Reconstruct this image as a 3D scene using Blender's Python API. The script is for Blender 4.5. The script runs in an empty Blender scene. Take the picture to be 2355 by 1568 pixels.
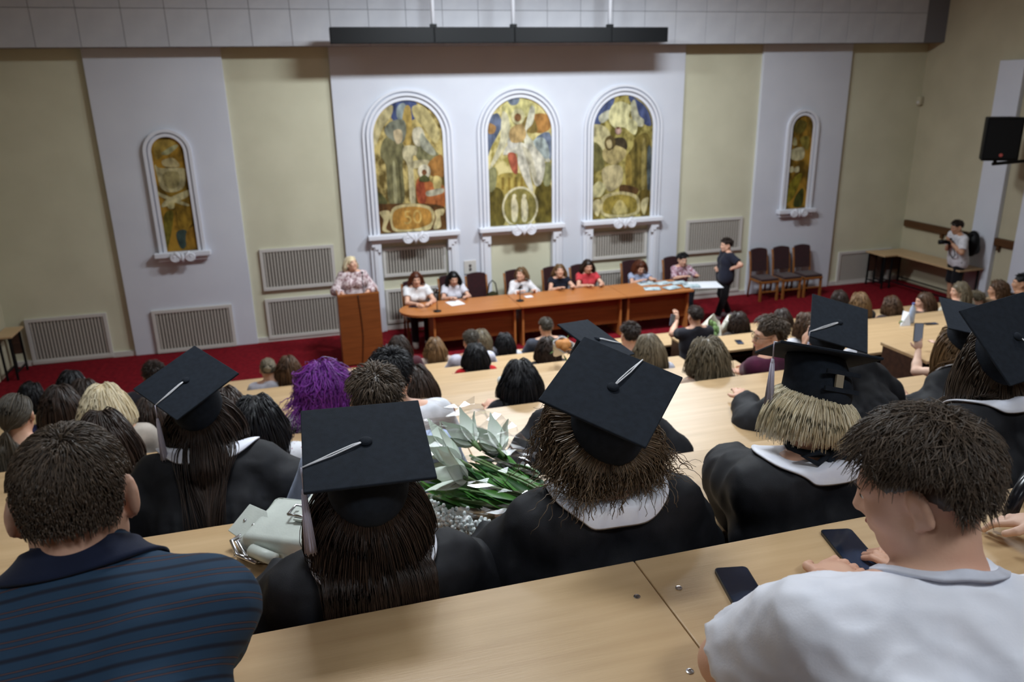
import bpy, bmesh, math, random
import numpy as np
from mathutils import Matrix, Vector
random.seed(7)
RNG = np.random.default_rng(7)
SC = bpy.context.scene
COL = SC.collection
# ------------------------------------------------------------------ camera
IW, IH, FPX = 2355, 1568, 1763.67
YAW, PITCH, ROLL = [math.radians(a) for a in (15.614, 18.183, -1.2026)]
CAM = np.array([-4.172991, 0.0, 4.33177])
WALL_Y = 14.11
_fw = np.array([math.sin(YAW)*math.cos(PITCH), math.cos(YAW)*math.cos(PITCH), -math.sin(PITCH)])
_r0 = np.array([math.cos(YAW), -math.sin(YAW), 0.0]); _u0 = np.cross(_r0, _fw)
_ri = _r0*math.cos(ROLL)+_u0*math.sin(ROLL); _up = -_r0*math.sin(ROLL)+_u0*math.cos(ROLL)
cd = bpy.data.cameras.new('camera'); cam = bpy.data.objects.new('camera', cd); COL.objects.link(cam)
cd.sensor_fit = 'HORIZONTAL'; cd.sensor_width = 36; cd.lens = FPX*36/IW; cd.clip_start = .05; cd.clip_end = 100
cam.matrix_world = Matrix(((_ri[0], _up[0], -_fw[0], CAM[0]), (_ri[1], _up[1], -_fw[1], CAM[1]), (_ri[2], _up[2], -_fw[2], CAM[2]), (0, 0, 0, 1)))
cd.dof.use_dof = True; cd.dof.focus_distance = 1.75; cd.dof.aperture_fstop = 4.5
SC.camera = cam
SC.cycles.max_bounces = 5; SC.cycles.diffuse_bounces = 3; SC.cycles.glossy_bounces = 2; SC.cycles.transmission_bounces = 3; SC.cycles.transparent_max_bounces = 10
SC.cycles.caustics_reflective = False; SC.cycles.caustics_refractive = False; SC.cycles.adaptive_threshold = .04
SC.view_settings.view_transform = 'Standard'; SC.view_settings.look = 'None'
SC.view_settings.exposure = -0.08; SC.view_settings.gamma = 1.0; SC.view_settings.use_curve_mapping = False
# ------------------------------------------------------------------ light
wd = bpy.data.worlds.new('hall_air'); SC.world = wd; wd.use_nodes = True
wd.node_tree.nodes['Background'].inputs[0].default_value = (.75, .82, 1, 1)
wd.node_tree.nodes['Background'].inputs[1].default_value = 0.30
CEIL = 6.5
LAMPS = [(x, 10.4, w) for x, w in ((-5.0, 8), (-1.5, 330), (1.3, 330), (5.0, 8))] + \
        [(x, 6.6, w) for x, w in ((-6, 6), (-2, 52), (2, 50), (6, 5))] + \
        [(x, 3.4, w) for x, w in ((-7, 8), (-3.6, 58), (0.2, 48), (4, 8))] + \
        [(x, -0.9, w) for x, w in ((-6.0, 22), (-2.6, 42), (1, 18))]
def area_lamp(x, y, w):
    l = bpy.data.lights.new('ceiling_lamp_light', 'AREA'); l.shape = 'RECTANGLE'; l.size = 1.15; l.size_y = .55
    l.energy = w; l.color = (.87, .945, 1.0)
    l.spread = math.pi if y > 9 else 2.15
    o = bpy.data.objects.new('ceiling_lamp_light', l); COL.objects.link(o); o.location = (x, y, CEIL-.085)
    return o
LAMP_OBS = [area_lamp(*a) for a in LAMPS]

# ------------------------------------------------------------------ geometry helpers
def ray(px, py): return _fw + _ri*(px-IW/2)/FPX - _up*(py-IH/2)/FPX
def atY(px, py, Y):
    d = ray(px, py); return CAM + d*(Y-CAM[1])/d[1]
def atZ(px, py, Z):
    d = ray(px, py); return CAM + d*(Z-CAM[2])/d[2]
def atX(px, py, X):
    d = ray(px, py); return CAM + d*(X-CAM[0])/d[0]
def atD(px, py, dep): return CAM + ray(px, py)*dep
def lin(c):
    c = np.array(c, float)/255.; return tuple(np.where(c <= .04045, c/12.92, ((c+.055)/1.055)**2.4))
MATS = {}
def mat(name, rgb, rough=.6, spec=.5, rgb2=None, nscale=8., stretch=(1, 1, 1), bump=0., bscale=60., metal=0., coat=0., sheen=0., detail=3., lo=.35, hi=.65, sss=0.):
    """principled material, colour mixed from two tones by an object-space noise, optional fine relief"""
    if name in MATS: return MATS[name]
    m = bpy.data.materials.new(name); m.use_nodes = True; nt = m.node_tree; N = nt.nodes; L = nt.links
    b = N['Principled BSDF']; b.inputs['Roughness'].default_value = rough; b.inputs['Specular IOR Level'].default_value = spec
    b.inputs['Metallic'].default_value = metal; b.inputs['Coat Weight'].default_value = coat; b.inputs['Sheen Weight'].default_value = sheen
    if sss: b.inputs['Subsurface Weight'].default_value = sss; b.inputs['Subsurface Radius'].default_value = (.012, .005, .003)
    b.inputs['Base Color'].default_value = (*lin(rgb), 1)
    m.diffuse_color = (*lin(rgb), 1)
    if rgb2 is not None or bump:
        tc = N.new('ShaderNodeTexCoord'); mp = N.new('ShaderNodeMapping'); L.new(tc.outputs['Object'], mp.inputs[0])
        mp.inputs['Scale'].default_value = stretch
    if rgb2 is not None:
        no = N.new('ShaderNodeTexNoise'); no.inputs['Scale'].default_value = nscale; no.inputs['Detail'].default_value = detail
        cr = N.new('ShaderNodeValToRGB'); cr.color_ramp.elements[0].position = lo; cr.color_ramp.elements[1].position = hi
        cr.color_ramp.elements[0].color = (*lin(rgb), 1); cr.color_ramp.elements[1].color = (*lin(rgb2), 1)
        L.new(mp.outputs[0], no.inputs['Vector']); L.new(no.outputs[0], cr.inputs[0]); L.new(cr.outputs[0], b.inputs['Base Color'])
    if bump:
        n2 = N.new('ShaderNodeTexNoise'); n2.inputs['Scale'].default_value = bscale; n2.inputs['Detail'].default_value = 4
        bp = N.new('ShaderNodeBump'); bp.inputs['Strength'].default_value = bump; bp.inputs['Distance'].default_value = .01
        L.new(mp.outputs[0], n2.inputs['Vector']); L.new(n2.outputs[0], bp.inputs['Height']); L.new(bp.outputs[0], b.inputs['Normal'])
    MATS[name] = m; return m
def glow(name, rgb, s):
    m = bpy.data.materials.new(name); m.use_nodes = True; nt = m.node_tree
    b = nt.nodes['Principled BSDF']; b.inputs['Emission Color'].default_value = (*lin(rgb), 1); b.inputs['Emission Strength'].default_value = s
    b.inputs['Base Color'].default_value = (*lin(rgb), 1); return m

def mesh_arr(name, V, Q, smooth=True, tone=None):
    """mesh from arrays: V (n,3), Q (m,3|4) or a list of such index arrays"""
    me = bpy.data.meshes.new(name)
    Qs = Q if isinstance(Q, list) else [Q]
    Qs = [np.asarray(q, np.int32) for q in Qs if len(q)]
    V = np.asarray(V, np.float32)
    nl = sum(q.size for q in Qs); nf = sum(len(q) for q in Qs)
    me.vertices.add(len(V)); me.vertices.foreach_set('co', V.ravel())
    me.loops.add(nl); me.loops.foreach_set('vertex_index', np.concatenate([q.ravel() for q in Qs]))
    me.polygons.add(nf)
    tot = np.concatenate([np.full(len(q), q.shape[1], np.int32) for q in Qs]); st = np.concatenate([[0], np.cumsum(tot)[:-1]]).astype(np.int32)
    me.polygons.foreach_set('loop_start', st); me.polygons.foreach_set('loop_total', tot)
    me.polygons.foreach_set('use_smooth', np.full(nf, smooth))
    if tone is not None:
        a = me.attributes.new('tone', 'FLOAT', 'POINT'); a.data.foreach_set('value', np.asarray(tone, np.float32))
    me.update(calc_edges=True); me.validate(); return me
def link(name, me, m=None, parent=None, loc=None, rot=None):
    o = bpy.data.objects.new(name, me); COL.objects.link(o)
    if m is not None and me is not None:
        if len(me.materials) == 0: me.materials.append(m)
        elif me.materials[0] is not m: o.material_slots[0].link = 'OBJECT'; o.material_slots[0].material = m
    if parent is not None: o.parent = parent
    if loc is not None: o.location = loc
    if rot is not None: o.rotation_euler = rot
    return o
def tag(o, label, cat, group=None):
    o['label'] = label; o['category'] = cat
    if group: o['group'] = group
    return o
def thing(name, label, cat, loc=(0, 0, 0), rz=0., group=None):
    o = bpy.data.objects.new(name, None); COL.objects.link(o); o.location = loc; o.rotation_euler = (0, 0, rz)
    o.empty_display_size = .1
    return tag(o, label, cat, group)
def struct(o): o['kind'] = 'structure'; return o
class MB:
    """collects boxes, tubes, prisms into one mesh"""
    def __init__(s): s.V = []; s.F = []; s.n = 0
    def add(s, V, F):
        V = np.asarray(V, float).reshape(-1, 3); s.V.append(V); s.F += [tuple(int(i)+s.n for i in f) for f in F]; s.n += len(V); return s
    def box(s, x0, x1, y0, y1, z0, z1):
        V = [(x, y, z) for z in (z0, z1) for y in (y0, y1) for x in (x0, x1)]
        return s.add(V, [(0, 2, 3, 1), (4, 5, 7, 6), (0, 1, 5, 4), (1, 3, 7, 5), (3, 2, 6, 7), (2, 0, 4, 6)])
    def bar(s, a, b, w, h=None, up=(0, 0, 1)):
        a = np.array(a, float); b = np.array(b, float); h = h or w; d = b-a; d /= np.linalg.norm(d); up = np.array(up, float)
        if abs(d@up) > .95: up = np.array((0, 1., 0))
        x = np.cross(d, up); x /= np.linalg.norm(x); z = np.cross(x, d)
        V = [p+x*sx*w/2+z*sz*h/2 for p in (a, b) for sz in (-1, 1) for sx in (-1, 1)]
        return s.add(V, [(0, 2, 3, 1), (4, 5, 7, 6), (0, 1, 5, 4), (1, 3, 7, 5), (3, 2, 6, 7), (2, 0, 4, 6)])
    def tube(s, pts, r, n=10, cap=True):
        V, Q = tube_arr(np.array(pts, float), r, n); F = [tuple(q) for q in Q]
        if cap:
            k = len(pts); F.append(tuple(range(n))[::-1]); F.append(tuple(range((k-1)*n, k*n)))
        return s.add(V, F)
    def lathe(s, prof, n=20, c=(0, 0, 0)):
        V = []; F = []
        for r, z in prof:
            for i in range(n): a = 2*math.pi*i/n; V.append((c[0]+r*math.cos(a), c[1]+r*math.sin(a), c[2]+z))
        for j in range(len(prof)-1):
            for i in range(n): F.append((j*n+i, j*n+(i+1) % n, (j+1)*n+(i+1) % n, (j+1)*n+i))
        F.append(tuple(range(n))[::-1]); F.append(tuple(range((len(prof)-1)*n, len(prof)*n))); return s.add(V, F)
    def prism(s, poly, z0, z1):
        n = len(poly); V = [(p[0], p[1], z) for z in (z0, z1) for p in poly]
        return s.add(V, [tuple(range(n))[::-1], tuple(range(n, 2*n))]+[(i, (i+1) % n, n+(i+1) % n, n+i) for i in range(n)])
    def prism_y(s, poly, y0, y1):
        """polygon in x,z extruded along y (y0 is the face towards the hall)"""
        n = len(poly); V = [(p[0], y, p[1]) for y in (y0, y1) for p in poly]
        return s.add(V, [tuple(range(n)), tuple(range(n, 2*n))[::-1]]+[(i, n+i, n+(i+1) % n, (i+1) % n) for i in range(n)])
    def ball(s, c, r, n=12, m=8):
        r = np.ones(3)*r; V = []; F = []
        for j in range(m+1):
            t = math.pi*j/m
            for i in range(n): a = 2*math.pi*i/n; V.append((c[0]+r[0]*math.sin(t)*math.cos(a), c[1]+r[1]*math.sin(t)*math.sin(a), c[2]-r[2]*math.cos(t)))
        for j in range(m):
            for i in range(n): F.append((j*n+i, j*n+(i+1) % n, (j+1)*n+(i+1) % n, (j+1)*n+i))
        return s.add(V, F)
    def mesh(s, name, smooth=False, bevel=0.):
        me = bpy.data.meshes.new(name); me.from_pydata(np.concatenate(s.V).tolist(), [], s.F)
        bm = bmesh.new(); bm.from_mesh(me); bmesh.ops.remove_doubles(bm, verts=bm.verts, dist=1e-6)
        bmesh.ops.recalc_face_normals(bm, faces=bm.faces)
        if bevel: bmesh.ops.bevel(bm, geom=list(bm.edges), offset=bevel, segments=2, affect='EDGES', profile=.5)
        bm.to_mesh(me); bm.free()
        if smooth: me.polygons.foreach_set('use_smooth', [True]*len(me.polygons))
        return me
    def build(s, name, m, parent=None, smooth=False, bevel=0., loc=None, rot=None): return link(name, s.mesh(name, smooth, bevel), m, parent, loc, rot)
def tube_arr(P, r, n=8):
    P = np.asarray(P, float); k = len(P); r = np.broadcast_to(np.asarray(r, float), (k,))
    T = np.gradient(P, axis=0); T /= np.linalg.norm(T, axis=1)[:, None]+1e-12
    up = np.array((0, 0, 1.)) if abs(T[0, 2]) < .9 else np.array((1., 0, 0))
    V = []; nv = None
    for i in range(k):
        if nv is None: nv = np.cross(T[i], up)
        nv = nv-T[i]*(nv@T[i]); nv /= np.linalg.norm(nv)+1e-12; bv = np.cross(T[i], nv)
        a = np.arange(n)*2*math.pi/n
        V.append(P[i]+r[i]*(np.cos(a)[:, None]*nv+np.sin(a)[:, None]*bv))
    V = np.concatenate(V); i, j = np.meshgrid(np.arange(k-1), np.arange(n), indexing='ij')
    Q = np.stack([i*n+j, i*n+(j+1) % n, (i+1)*n+(j+1) % n, (i+1)*n+j], -1).reshape(-1, 4)
    return V, Q
# ------------------------------------------------------------------ materials of the room
def wood(name, c1, c2, rough=.4, axis='x', sc=3.):
    st = {'x': (.6, 9, 9), 'y': (9, .6, 9), 'z': (9, 9, .6)}[axis]
    return mat(name, c1, rough, .4, c2, sc, st, .05, 30, detail=6., lo=.3, hi=.7)
M_YEL = mat('pale yellow wall paint', (212, 209, 184), .85, .2, (205, 202, 177), 1.5)
M_TAN = mat('side wall paint', (190, 182, 156), .85, .2, (182, 174, 149), 1.5)
M_WHT = mat('lilac white wall paint', (214, 217, 226), .8, .25, (208, 211, 221), 1.2)
M_MLD = mat('white plaster moulding', (222, 224, 232), .7, .3)
M_CARP = mat('red carpet', (126, 22, 32), .95, .1, (100, 14, 25), 14., bump=.3, bscale=300)
M_STEP = mat('brown linoleum tread', (104, 66, 44), .6, .3, (88, 54, 36), 6.)
M_DESK = wood('beech laminate worktop', (202, 171, 130), (186, 154, 114), .36)
M_DESKD = wood('dark walnut panel', (74, 48, 36), (52, 33, 25), .5)
M_TILE = mat('white fascia tile', (196, 198, 204), .8, .2, (188, 190, 197), 3.)
M_JOINT = mat('fascia joint', (120, 120, 126), .9, .1)
M_BLACK = mat('black metal casing', (9, 11, 14), .55, .25)
M_VENT = mat('vent enamel', (186, 180, 170), .7, .3)
M_VENTF = mat('vent frame enamel', (204, 200, 194), .7, .3)
M_VDARK = mat('vent cavity', (86, 80, 78), .9, .1)
M_RAIL = wood('dark oak rail', (92, 60, 32), (70, 44, 22), .5, 'y')
M_STEEL = mat('grey steel tube', (120, 122, 128), .35, .5, metal=.8)
M_ORANGE = wood('cherry veneer', (192, 124, 68), (172, 106, 54), .38)
M_ORANGED = wood('cherry veneer panel', (146, 84, 40), (122, 68, 30), .45)
M_CHROME = mat('chrome', (205, 205, 210), .18, .5, metal=1.)
# ------------------------------------------------------------------ room shell
AR, BR, PW, SW, CP, EP = 2.0764, 6.08, 1.2428, .5026, 3.3375, 1.0274
ZB, ZT, ZBS, ZTS, ZF = 1.865, 4.182, 1.81, 3.70, 5.06
RX, LX, BY = 9.02, -9.02, -4.2
H0, QR, PR_ = 1.051, .2674, .9185
def rowZ(k): return CAM[2]-H0*(1+k*QR)
def rowY(k): return H0*(1.34+k*PR_)
def tread(k): return rowZ(k)-.75
fl = struct(MB().box(LX, RX, rowY(8)+.01, WALL_Y+.3, -.1, 0).build('floor', M_CARP))
tm = MB()
for k in range(-4, 9):
    y0 = rowY(k-1)-.02 if k > -4 else BY; y1 = rowY(k)+.01 if k < 8 else rowY(8)+.01
    tm.box(LX, RX, y0, rowY(k)-.02 if k < 8 else y1, -.1, max(tread(k), .02))
struct(tm.build('floor_tiers', M_STEP))
struct(MB().box(LX-.2, RX+.2, BY-.2, WALL_Y+.3, CEIL, CEIL+.1).build('ceiling', M_TILE))
struct(MB().box(LX-.2, LX, BY-.2, WALL_Y+.3, -.1, CEIL).build('wall_left', M_TAN))
struct(MB().box(RX, RX+.2, BY-.2, WALL_Y+.3, -.1, CEIL).build('wall_right', M_TAN))
struct(MB().box(LX-.2, RX+.2, BY-.2, BY, -.1, CEIL).build('wall_back', M_TAN))
wf = struct(MB().box(LX, RX, WALL_Y+.07, WALL_Y+.27, 0, CEIL).build('wall_front', M_YEL))
for sx in (-1, 1):
    p = MB().box(sx*BR-EP, sx*BR+EP, WALL_Y, WALL_Y+.08, 0, CEIL-.01); p.build('pilaster_panel', M_WHT, wf, bevel=.006)
# centre panel with three bays open below the sills
ZS = 1.72
cm = MB().box(-CP, CP, WALL_Y, WALL_Y+.08, ZS, CEIL-.01)
xs_ = [-CP]+[v for a in (-AR, 0, AR) for v in (a-PW/2, a+PW/2)]+[CP]
for i in range(0, 8, 2): cm.box(xs_[i], xs_[i+1], WALL_Y, WALL_Y+.08, 0, ZS)
cm.build('centre_panel', M_WHT, wf)
struct(MB().box(LX, RX, WALL_Y+.03, WALL_Y+.07, 0, .09).build('baseboard_front', M_VENTF))
# tiled fascia hanging in front of the wall
FY = WALL_Y-.36
fa = struct(MB().box(LX, RX, FY+.012, FY+.3, ZF+.004, CEIL).build('trim_1', M_JOINT))
tw = .62; zj = [ZF, atY(386, 19, FY)[2], CEIL-.01]
zj = [zj[0], zj[1], zj[1]+(zj[1]-zj[0]), CEIL-.005]
x_off = atY(386, 80, FY)[0]
tme = {}
for r in range(3):
    h = zj[r+1]-zj[r]
    tme[r] = MB().box(.004, tw-.004, 0, .02, .004, h-.004).mesh('fascia_tile')
x = x_off-math.floor((x_off-LX)/tw)*tw
tiles = []
while x+tw < RX:
    for r in range(3): link('fascia_tile', tme[r], M_TILE, fa, (x, FY, zj[r]))
    x += tw
# arched mouldings, sills, murals
def arch_path(cx, zs, r, z0, n=28):
    P = [(cx-r, z0), (cx-r, zs)]+[(cx-r*math.cos(math.pi*i/n), zs+r*math.sin(math.pi*i/n)) for i in range(1, n)]+[(cx+r, zs), (cx+r, z0)]
    return P
def arch_band(mb, cx, zs, r0, r1, z0, y0, y1):
    a = arch_path(cx, zs, r0, z0); b = arch_path(cx, zs, r1, z0); n = len(a)
    V = [(p[0], y, p[1]) for y in (y0, y1) for p in a+b]; F = []
    for i in range(n-1):
        F += [(i, i+1, n+i+1, n+i), (2*n+i, 3*n+i, 3*n+i+1, 2*n+i+1), (i, 2*n+i, 2*n+i+1, i+1), (n+i, n+i+1, 3*n+i+1, 3*n+i)]
    F += [(0, n, 3*n, 2*n), (n-1, 3*n-1, 4*n-1, 2*n-1)]
    mb.add(V, F)
def ornament(parent, cx, z, y, s):
    m = MB()
    for sx in (-1, 1):
        t = np.linspace(0, 2.2*2*math.pi, 30); rr = .075*s*(1-t/t[-1]*.8)
        P = np.stack([cx+sx*(.11*s)+sx*rr*np.cos(t+math.pi*.5)*1.0, np.full_like(t, y-.03), z+rr*np.sin(t+math.pi*.5)], 1)
        m.tube(P, .018*s, 6)
        m.tube([(cx+sx*.11*s, y-.03, z+.07*s), (cx+sx*.05*s, y-.035, z+.02*s), (cx, y-.03, z-.06*s)], .02*s, 6)
        m.ball((cx+sx*.11*s, y-.03, z), (.03*s, .02, .03*s), 8, 6)
    m.ball((cx, y-.035, z-.01*s), (.03*s, .025, .07*s), 8, 6)
    m.build('scroll_ornament', M_MLD, parent, smooth=True)
def arch_set(cx, w, zb, zt, sill_w, big):
    r = w/2; zs = zt-r
    e = struct(MB().box(cx-sill_w/2, cx+sill_w/2, WALL_Y-.17 if big else WALL_Y-.13, WALL_Y, zb-.10, zb-.015).build('trim_2', M_MLD, bevel=.012))
    MB().box(cx-sill_w/2+.05, cx+sill_w/2-.05, WALL_Y-.11 if big else WALL_Y-.08, WALL_Y, zb-.17, zb-.10).build('sill_cornice', M_MLD, e, bevel=.01)
    for (o0, o1, d) in (((.0, .05, .035), (.075, .12, .06), (.15, .19, .045)) if big else ((.0, .05, .04), (.07, .12, .055))):
        mb = MB(); arch_band(mb, cx, zs, r+o0, r+o1, zb-.02, WALL_Y-d, WALL_Y+.005); mb.build('arch_moulding', M_MLD, e)
    ornament(e, cx, zb-.09, WALL_Y-(.18 if big else .14), 1.35 if big else 1.15)
    if big:
        for sx in (-1, 1):
            xo = cx+sx*(w/2+.10)
            MB().box(xo-.10, xo+.10, WALL_Y-.05, WALL_Y+.005, .0, zb-.17).build('pilaster_strip', M_MLD, e, bevel=.008)
            MB().box(xo-.04, xo+.04, WALL_Y-.08, WALL_Y-.045, .0, zb-.17).build('pilaster_rib', M_MLD, e, bevel=.008)
            for q in range(3):
                xa = cx+sx*(sill_w/2-.06-.055*q); xb = xa-sx*.055
                MB().box(min(xa, xb), max(xa, xb), WALL_Y-.10, WALL_Y-.0, zb-.23-.05*q, zb-.17).build('sill_bracket', M_MLD, e)
    return e
A_SETS = {}
for cx in (-AR, 0, AR): A_SETS[cx] = arch_set(cx, PW, ZB, ZT, PW+.46, True)
for cx in (-BR, BR): A_SETS[cx] = arch_set(cx, SW, ZBS, ZTS, SW+.40, False)
# vents with slats
def vent(name, X0, X1, Z0, Z1, y, label, group='slatted wall vents'):
    t = tag(MB().box(X0, X1, y-.012, y, Z0, Z1).build('wall_vent', M_VDARK), label, 'vent', group)
    f = .055
    MB().box(X0-f, X1+f, y-.045, y+.0, Z1, Z1+f).box(X0-f, X1+f, y-.055, y+.0, Z0-f, Z0).box(X0-f, X0, y-.045, y, Z0, Z1).box(X1, X1+f, y-.045, y, Z0, Z1).build('vent_frame', M_VENTF, t)
    n = max(6, int((X1-X0)/.052)); mb = MB()
    for i in range(n):
        x = X0+(i+.5)*(X1-X0)/n; mb.box(x-.014, x+.014, y-.032, y-.013, Z0, Z1)
    o = mb.build('slat', M_VENT, t); o['kind'] = 'stuff'
    return t
def vent_px(tl, br, y, label):
    a = atY(*tl, y); b = atY(*br, y); return vent('v', a[0], b[0], b[2], a[2], y, label)
YW = WALL_Y+.07
vent_px((66, 741), (254, 812), YW, 'slatted vent low on the dim wall beside the left corner table')
vent_px((357, 721), (537, 787), WALL_Y, 'slatted vent in the white panel below the narrow left mural')
vent_px((604, 580), (767, 648), YW, 'upper of the two slatted vents left of the lectern')
vent_px((617, 694), (779, 756), YW, 'lower of the two slatted vents left of the lectern')
zlo, zhi = atY(885, 737, YW)[2], atY(885, 672, YW)[2]; zlo2, zhi2 = atY(885, 630, YW)[2], atY(885, 577, YW)[2]
vent('v', -AR-PW/2+.08, -AR+PW/2-.08, zlo2, min(zhi2, ZS-.1), YW, 'upper slatted vent in the bay under the left arched mural')
vent('v', -AR-PW/2+.08, -AR+PW/2-.08, zlo, zhi, YW, 'lower slatted vent in the bay under the left arched mural')
vent('v', AR-PW/2+.08, AR+PW/2-.08, zlo2, min(zhi2, ZS-.1), YW, 'upper slatted vent in the bay under the right arched mural')
vent('v', AR-PW/2+.08, AR+PW/2-.08, zlo, zhi, YW, 'lower slatted vent in the bay under the right arched mural')
vent_px((1583, 512), (1696, 568), YW, 'upper slatted vent behind the standing woman in dark clothes')
vent_px((1590, 612), (1690, 662), YW, 'lower slatted vent behind the standing woman in dark clothes')
vent_px((1932, 585), (2035, 640), YW, 'slatted vent in the right corner behind the wooden tables')
# projection screen casing and its rods
SY = 13.12
a = atY(757, 66, SY); b = atY(1538, 66, SY); zt_ = atY(1160, 62, SY)[2]; zb_ = atY(1160, 98, SY)[2]
cs = thing('screen_casing', 'long black projection screen casing hanging under the tiled fascia', 'screen', (0, SY, zb_))
seams = [a[0]]+[atY(px, 66, SY)[0] for px in (998, 1184, 1408)]+[b[0]]
for i in range(4): MB().box(seams[i]+.006, seams[i+1]-.006, 0, .2, 0, zt_-zb_).build('casing_segment', M_BLACK, cs, bevel=.01)
MB().box(seams[0]+.1, seams[-1]-.1, .02, .18, .01, zt_-zb_-.01).build('casing_core', M_BLACK, cs)
for px in (998, 1184, 1408):
    X = atY(px, 40, SY)[0]
    rd = MB().tube([(X, .1, zt_-zb_), (X, .1, CEIL-zb_)], .032, 12).build('hanging_rod', M_MLD, cs, smooth=True)
    MB().box(X-.05, X+.05, .05, .15, zt_-zb_, zt_-zb_+.05).build('rod_clamp', M_BLACK, cs)
# right wall: pilasters, rail
for (p0, p1, ztop) in (((2262, 420), (2318, 420), 4.66), ((2345, 540), (2385, 540), 4.66)):
    ya = atX(*p0, RX)[1]; yb = atX(*p1, RX)[1]
    o = struct(MB().box(RX-.10, RX, yb, ya, 0, ztop).build('trim_3', M_WHT, bevel=.01))
rl = struct(MB().box(RX-.09, RX, 5.0, WALL_Y-.02, 1.24, 1.38).build('trim_4', M_RAIL, bevel=.01))
for i in range(6): MB().box(RX-.07, RX, 6+1.4*i, 6.06+1.4*i, 1.14, 1.24).build('rail_bracket', M_RAIL, rl)
# detector in the corner, outlet plate
p = atX(2120, 232, RX)
d = thing('motion_detector', 'small pale motion detector high in the right corner', 'detector', (RX-.05, p[1], p[2]))
MB().box(-.05, .05, -.06, .06, -.09, .09).build('housing', M_TAN, d, bevel=.02); MB().ball((-.045, 0, -.03), (.02, .04, .035)).build('lens', M_VENTF, d, smooth=True)
p = atY(1081, 614, WALL_Y)
d = thing('wall_outlet', 'grey outlet plate on the white wall above the empty chair', 'outlet', (p[0], WALL_Y, p[2]))
MB().box(-.12, .12, -.02, 0, -.13, .13).build('plate', M_VENTF, d, bevel=.006)
for z in (-.035, .035): MB().lathe([(.026, 0), (.026, .012), (.015, .014)], 14).build('socket', M_VDARK, d, loc=(0, -.02, z), rot=(math.pi/2, 0, 0))
# ceiling lamps
M_LED = glow('lamp diffuser', (235, 242, 255), 2.0)
for i, (x, y, w) in enumerate(LAMPS):
    t = thing('ceiling_lamp', 'rectangular white ceiling lamp over the hall', 'lamp', (x, y, CEIL), 0, 'ceiling lamps over the hall')
    f = MB(); f.box(-.62, .62, -.32, -.28, -.08, 0).box(-.62, .62, .28, .32, -.08, 0).box(-.62, -.58, -.28, .28, -.08, 0).box(.58, .62, -.28, .28, -.08, 0); f.build('lamp_frame', M_MLD, t)
    MB().box(-.58, .58, -.28, .28, -.05, -.03).build('diffuser', M_LED, t)
    LAMP_OBS[i].parent = t; LAMP_OBS[i].location = (0, 0, -.085)
# loudspeaker on the right wall
p = atD(2297, 320, 13.6)
sp = thing('loudspeaker', 'black loudspeaker on a bracket on the right wall', 'loudspeaker', (p[0], p[1], p[2]-.38), math.radians(-62))
MB().prism([(-.30, 0.2), (.30, .2), (.2, -.22), (-.2, -.22)], .02, .76).build('cabinet', M_BLACK, sp, bevel=.02)
MB().box(-.26, .26, .2, .215, .06, .72).build('grille', mat('speaker grille', (14, 15, 18), .8, .3, bump=.4, bscale=400), sp)
MB().lathe([(.03, 0), (.03, .008), (.02, .01)], 16).build('badge', mat('red badge', (190, 90, 84), .5), sp, loc=(0, .215, .12), rot=(-math.pi/2, 0, 0))
loc = sp.matrix_basis.inverted() if False else None
q = np.array([RX-.02, p[1]-.35, p[2]-.34]); Rz = Matrix.Rotation(math.radians(62), 3, 'Z'); ql = Rz @ Vector(q-np.array([p[0], p[1], p[2]-.38]))
MB().tube([(0, -.1, 0), (0, -.1, -.06), tuple(ql)], .03, 10).build('bracket_arm', M_BLACK, sp, smooth=True)
MB().box(-.02, .02, -.1, .1, -.14, .14).build('wall_plate', M_BLACK, sp, loc=tuple(ql), rot=(0, 0, math.radians(62)))
sp.rotation_euler.z = math.radians(152)
for ch in list(sp.children):
    if ch.name.startswith(('bracket_arm', 'wall_plate')): bpy.data.objects.remove(ch)
Rz = Matrix.Rotation(-math.radians(152), 3, 'Z'); ql = Rz @ Vector(q-np.array([p_ for p_ in sp.location]))
MB().tube([(0, 0, .02), (0, 0, -.05), (0, -.1, -.06), tuple(ql)], .03, 10).build('bracket_arm', M_BLACK, sp, smooth=True)
MB().box(-.02, .02, -.1, .1, -.14, .14).build('wall_plate', M_BLACK, sp, loc=tuple(ql), rot=(0, 0, -math.radians(152)))
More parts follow.
